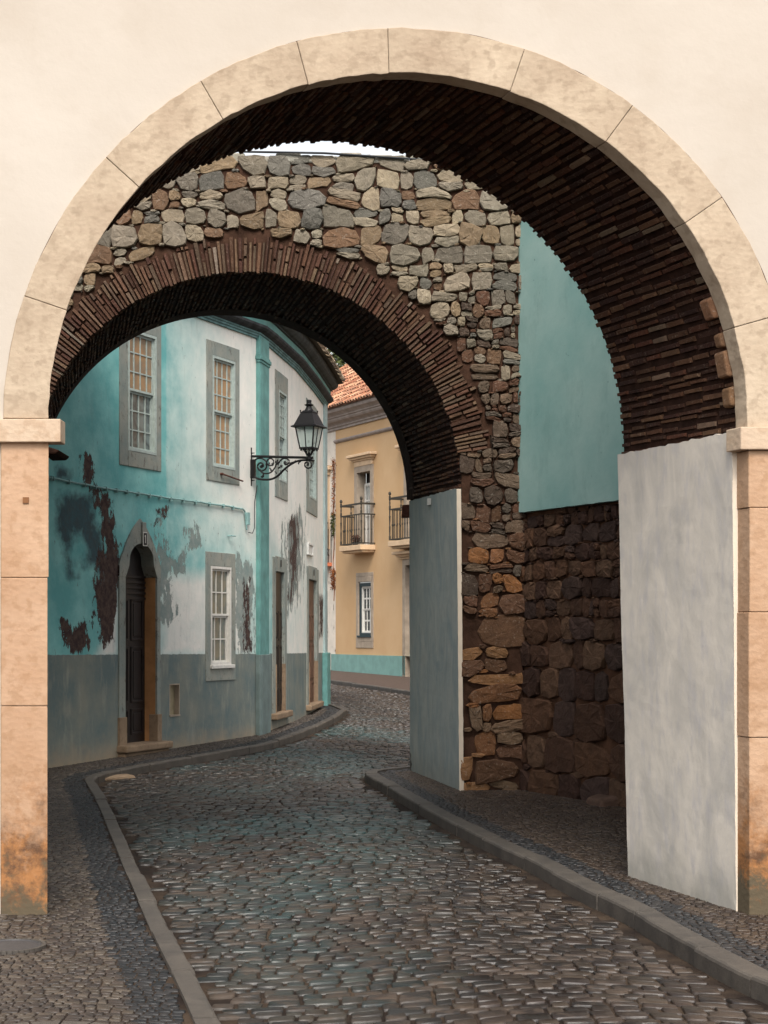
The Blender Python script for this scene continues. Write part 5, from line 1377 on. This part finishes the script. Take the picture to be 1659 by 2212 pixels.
def keep_l(P):
    r = (dist_to(lin, P) > .02) & (P[:, 0] > -6.5) & (P[:, 1] > 6.4)
    for c, rad in ((mh1, .19), (mh2, .44)): r &= np.hypot(P[:, 0]-c.x, P[:, 1]-c.y) > rad
    return r
sl = setts('pl', left_poly, .050, .056, .006, SIDE-.012, col_l, MAT_SETT, MAT_SAND, -4.2, 0, 6.0, 36, wave_s, .007, keep_l, seed=3)
o = join_into(lb, sl); o['kind'] = 'structure'
sr = setts('pr', right_poly, .050, .056, .006, SIDE-.012, col_rr, MAT_SETT, MAT_SAND, -.6, 4.2, 7.2, 22.5, wave_s, .007, lambda P: (dist_to(rin, P) > .02), seed=4)
o = join_into(rb_, sr); o['kind'] = 'structure'
far_poly = T(offset_line(fks, .15))+[tuple(YL.p[1]), tuple(YL.p[0]), tuple(WL.p[0]), (fks[0].x, fks[0].y+2)]
far = poly_plane('pavement_far', far_poly, SIDE, simple('brown_pavement', rgb(80, 67, 60), .8, .3, .2, 12, .5, 30))
# manhole covers
def cover(c, r, lab, rim=None):
    e = empty('manhole_cover', (c.x, c.y, SIDE), lab, 'manhole cover')
    mb = MB(); mb.lathe((c.x, c.y, SIDE-.02), [(r*.02, .02+.001), (r, .021), (r, 0)][::-1] and [(r, 0), (r, .024), (r*.92, .026), (r*.9, .020), (.01, .020)], 40); mb.build('lid', simple('cast_iron_lid', rgb(62, 60, 60), .6, .4, .2, 30, .4), e)
    mb = MB(); N = 40
    for k in range(N):
        if k % 4 == 0: pass
        t0, t1 = 2*math.pi*(k+.06)/N, 2*math.pi*(k+.94)/N; q = lambda t, rr, z: (c.x+rr*math.cos(t), c.y+rr*math.sin(t), z)
        if rim and k % 2 == 0:
            t1 = 2*math.pi*(k+1.88)/N
            mb.hexa([q(t0, r+.008, SIDE-.02), q(t0, r+rim, SIDE-.02), q(t1, r+rim, SIDE-.02), q(t1, r+.008, SIDE-.02), q(t0, r+.008, SIDE+.004), q(t0, r+rim, SIDE+.004), q(t1, r+rim, SIDE+.004), q(t1, r+.008, SIDE+.004)])
        elif not rim: mb.hexa([q(t0, r+.002, SIDE-.02), q(t0, r+.02, SIDE-.02), q(t1, r+.02, SIDE-.02), q(t1, r+.002, SIDE-.02), q(t0, r+.002, SIDE+.006), q(t0, r+.02, SIDE+.006), q(t1, r+.02, SIDE+.006), q(t1, r+.002, SIDE+.006)])
    mb.build('rim', MAT_KERB, e)
cover(mh1, .165, 'small round cover set in the left pavement beside the gateway pier'); cover(mh2, .30, 'large round manhole cover ringed with stone in the bottom left corner', .12)
# drain mouth in the left kerb
p = Vector(ground(222, 1688)); mb = MB()
mb.hexa([(p.x+.0, p.y-.02, .0), (p.x+.34, p.y+.35, .0), (p.x+.2, p.y+.5, .0), (p.x-.1, p.y+.2, .0), (p.x+.02, p.y-.0, .035), (p.x+.30, p.y+.33, .045), (p.x+.2, p.y+.46, .05), (p.x-.08, p.y+.2, .05)])
o = mb.build('gutter_stone', MAT_STEPSTONE, None, bevel=.012); tag(o, 'pale wedge of stone in the gutter at the bend of the left kerb', 'stone')
# ================================================================= small fittings
p = Vector((PX(876, YR2+.1), YR2+.12, PZ(1103, YR2))); fl = empty('floodlight', tuple(p), 'dark box floodlight fixed behind the top of the blue grey lining', 'floodlight')
mb = MB(); mb.hexa([p+Vector(v) for v in ((-.05, -.09, -.075), (.09, -.09, -.07), (.09, .08, -.07), (-.05, .08, -.075), (-.04, -.07, .07), (.09, -.07, .08), (.09, .07, .08), (-.04, .07, .07))]); mb.build('housing', MAT_RUST, fl, bevel=.01)
mb = MB(); mb.tube([p+Vector((.05, 0, .07)), p+Vector((.12, 0, .12)), p+Vector((.2, 0, .10))], .012, 6); mb.build('mount', MAT_IRON, fl)
mb = MB(); px_ = PX(928, 18.3); mb.box(px_-.03, px_+.03, 18.2, 18.3, PZ(1092, 18.3), PZ(1078, 18.3)); o = mb.build('junction_box', MAT_WHITE, None, bevel=.005); tag(o, 'tiny white box at the top edge of the blue grey lining', 'junction box')
mb = MB(); mb.tube([(PX(520, YR-.02), YR-.02, PZ(329, YR)), (PX(700, YR), YR-.05, PZ(334, YR)), (PX(1000, YR), YR-.02, PZ(352, YR))], .012, 5)
o = mb.build('overhead_cable', MAT_DARKCABLE, None); tag(o, 'dark cable stretched along the top of the rubble wall', 'cable')
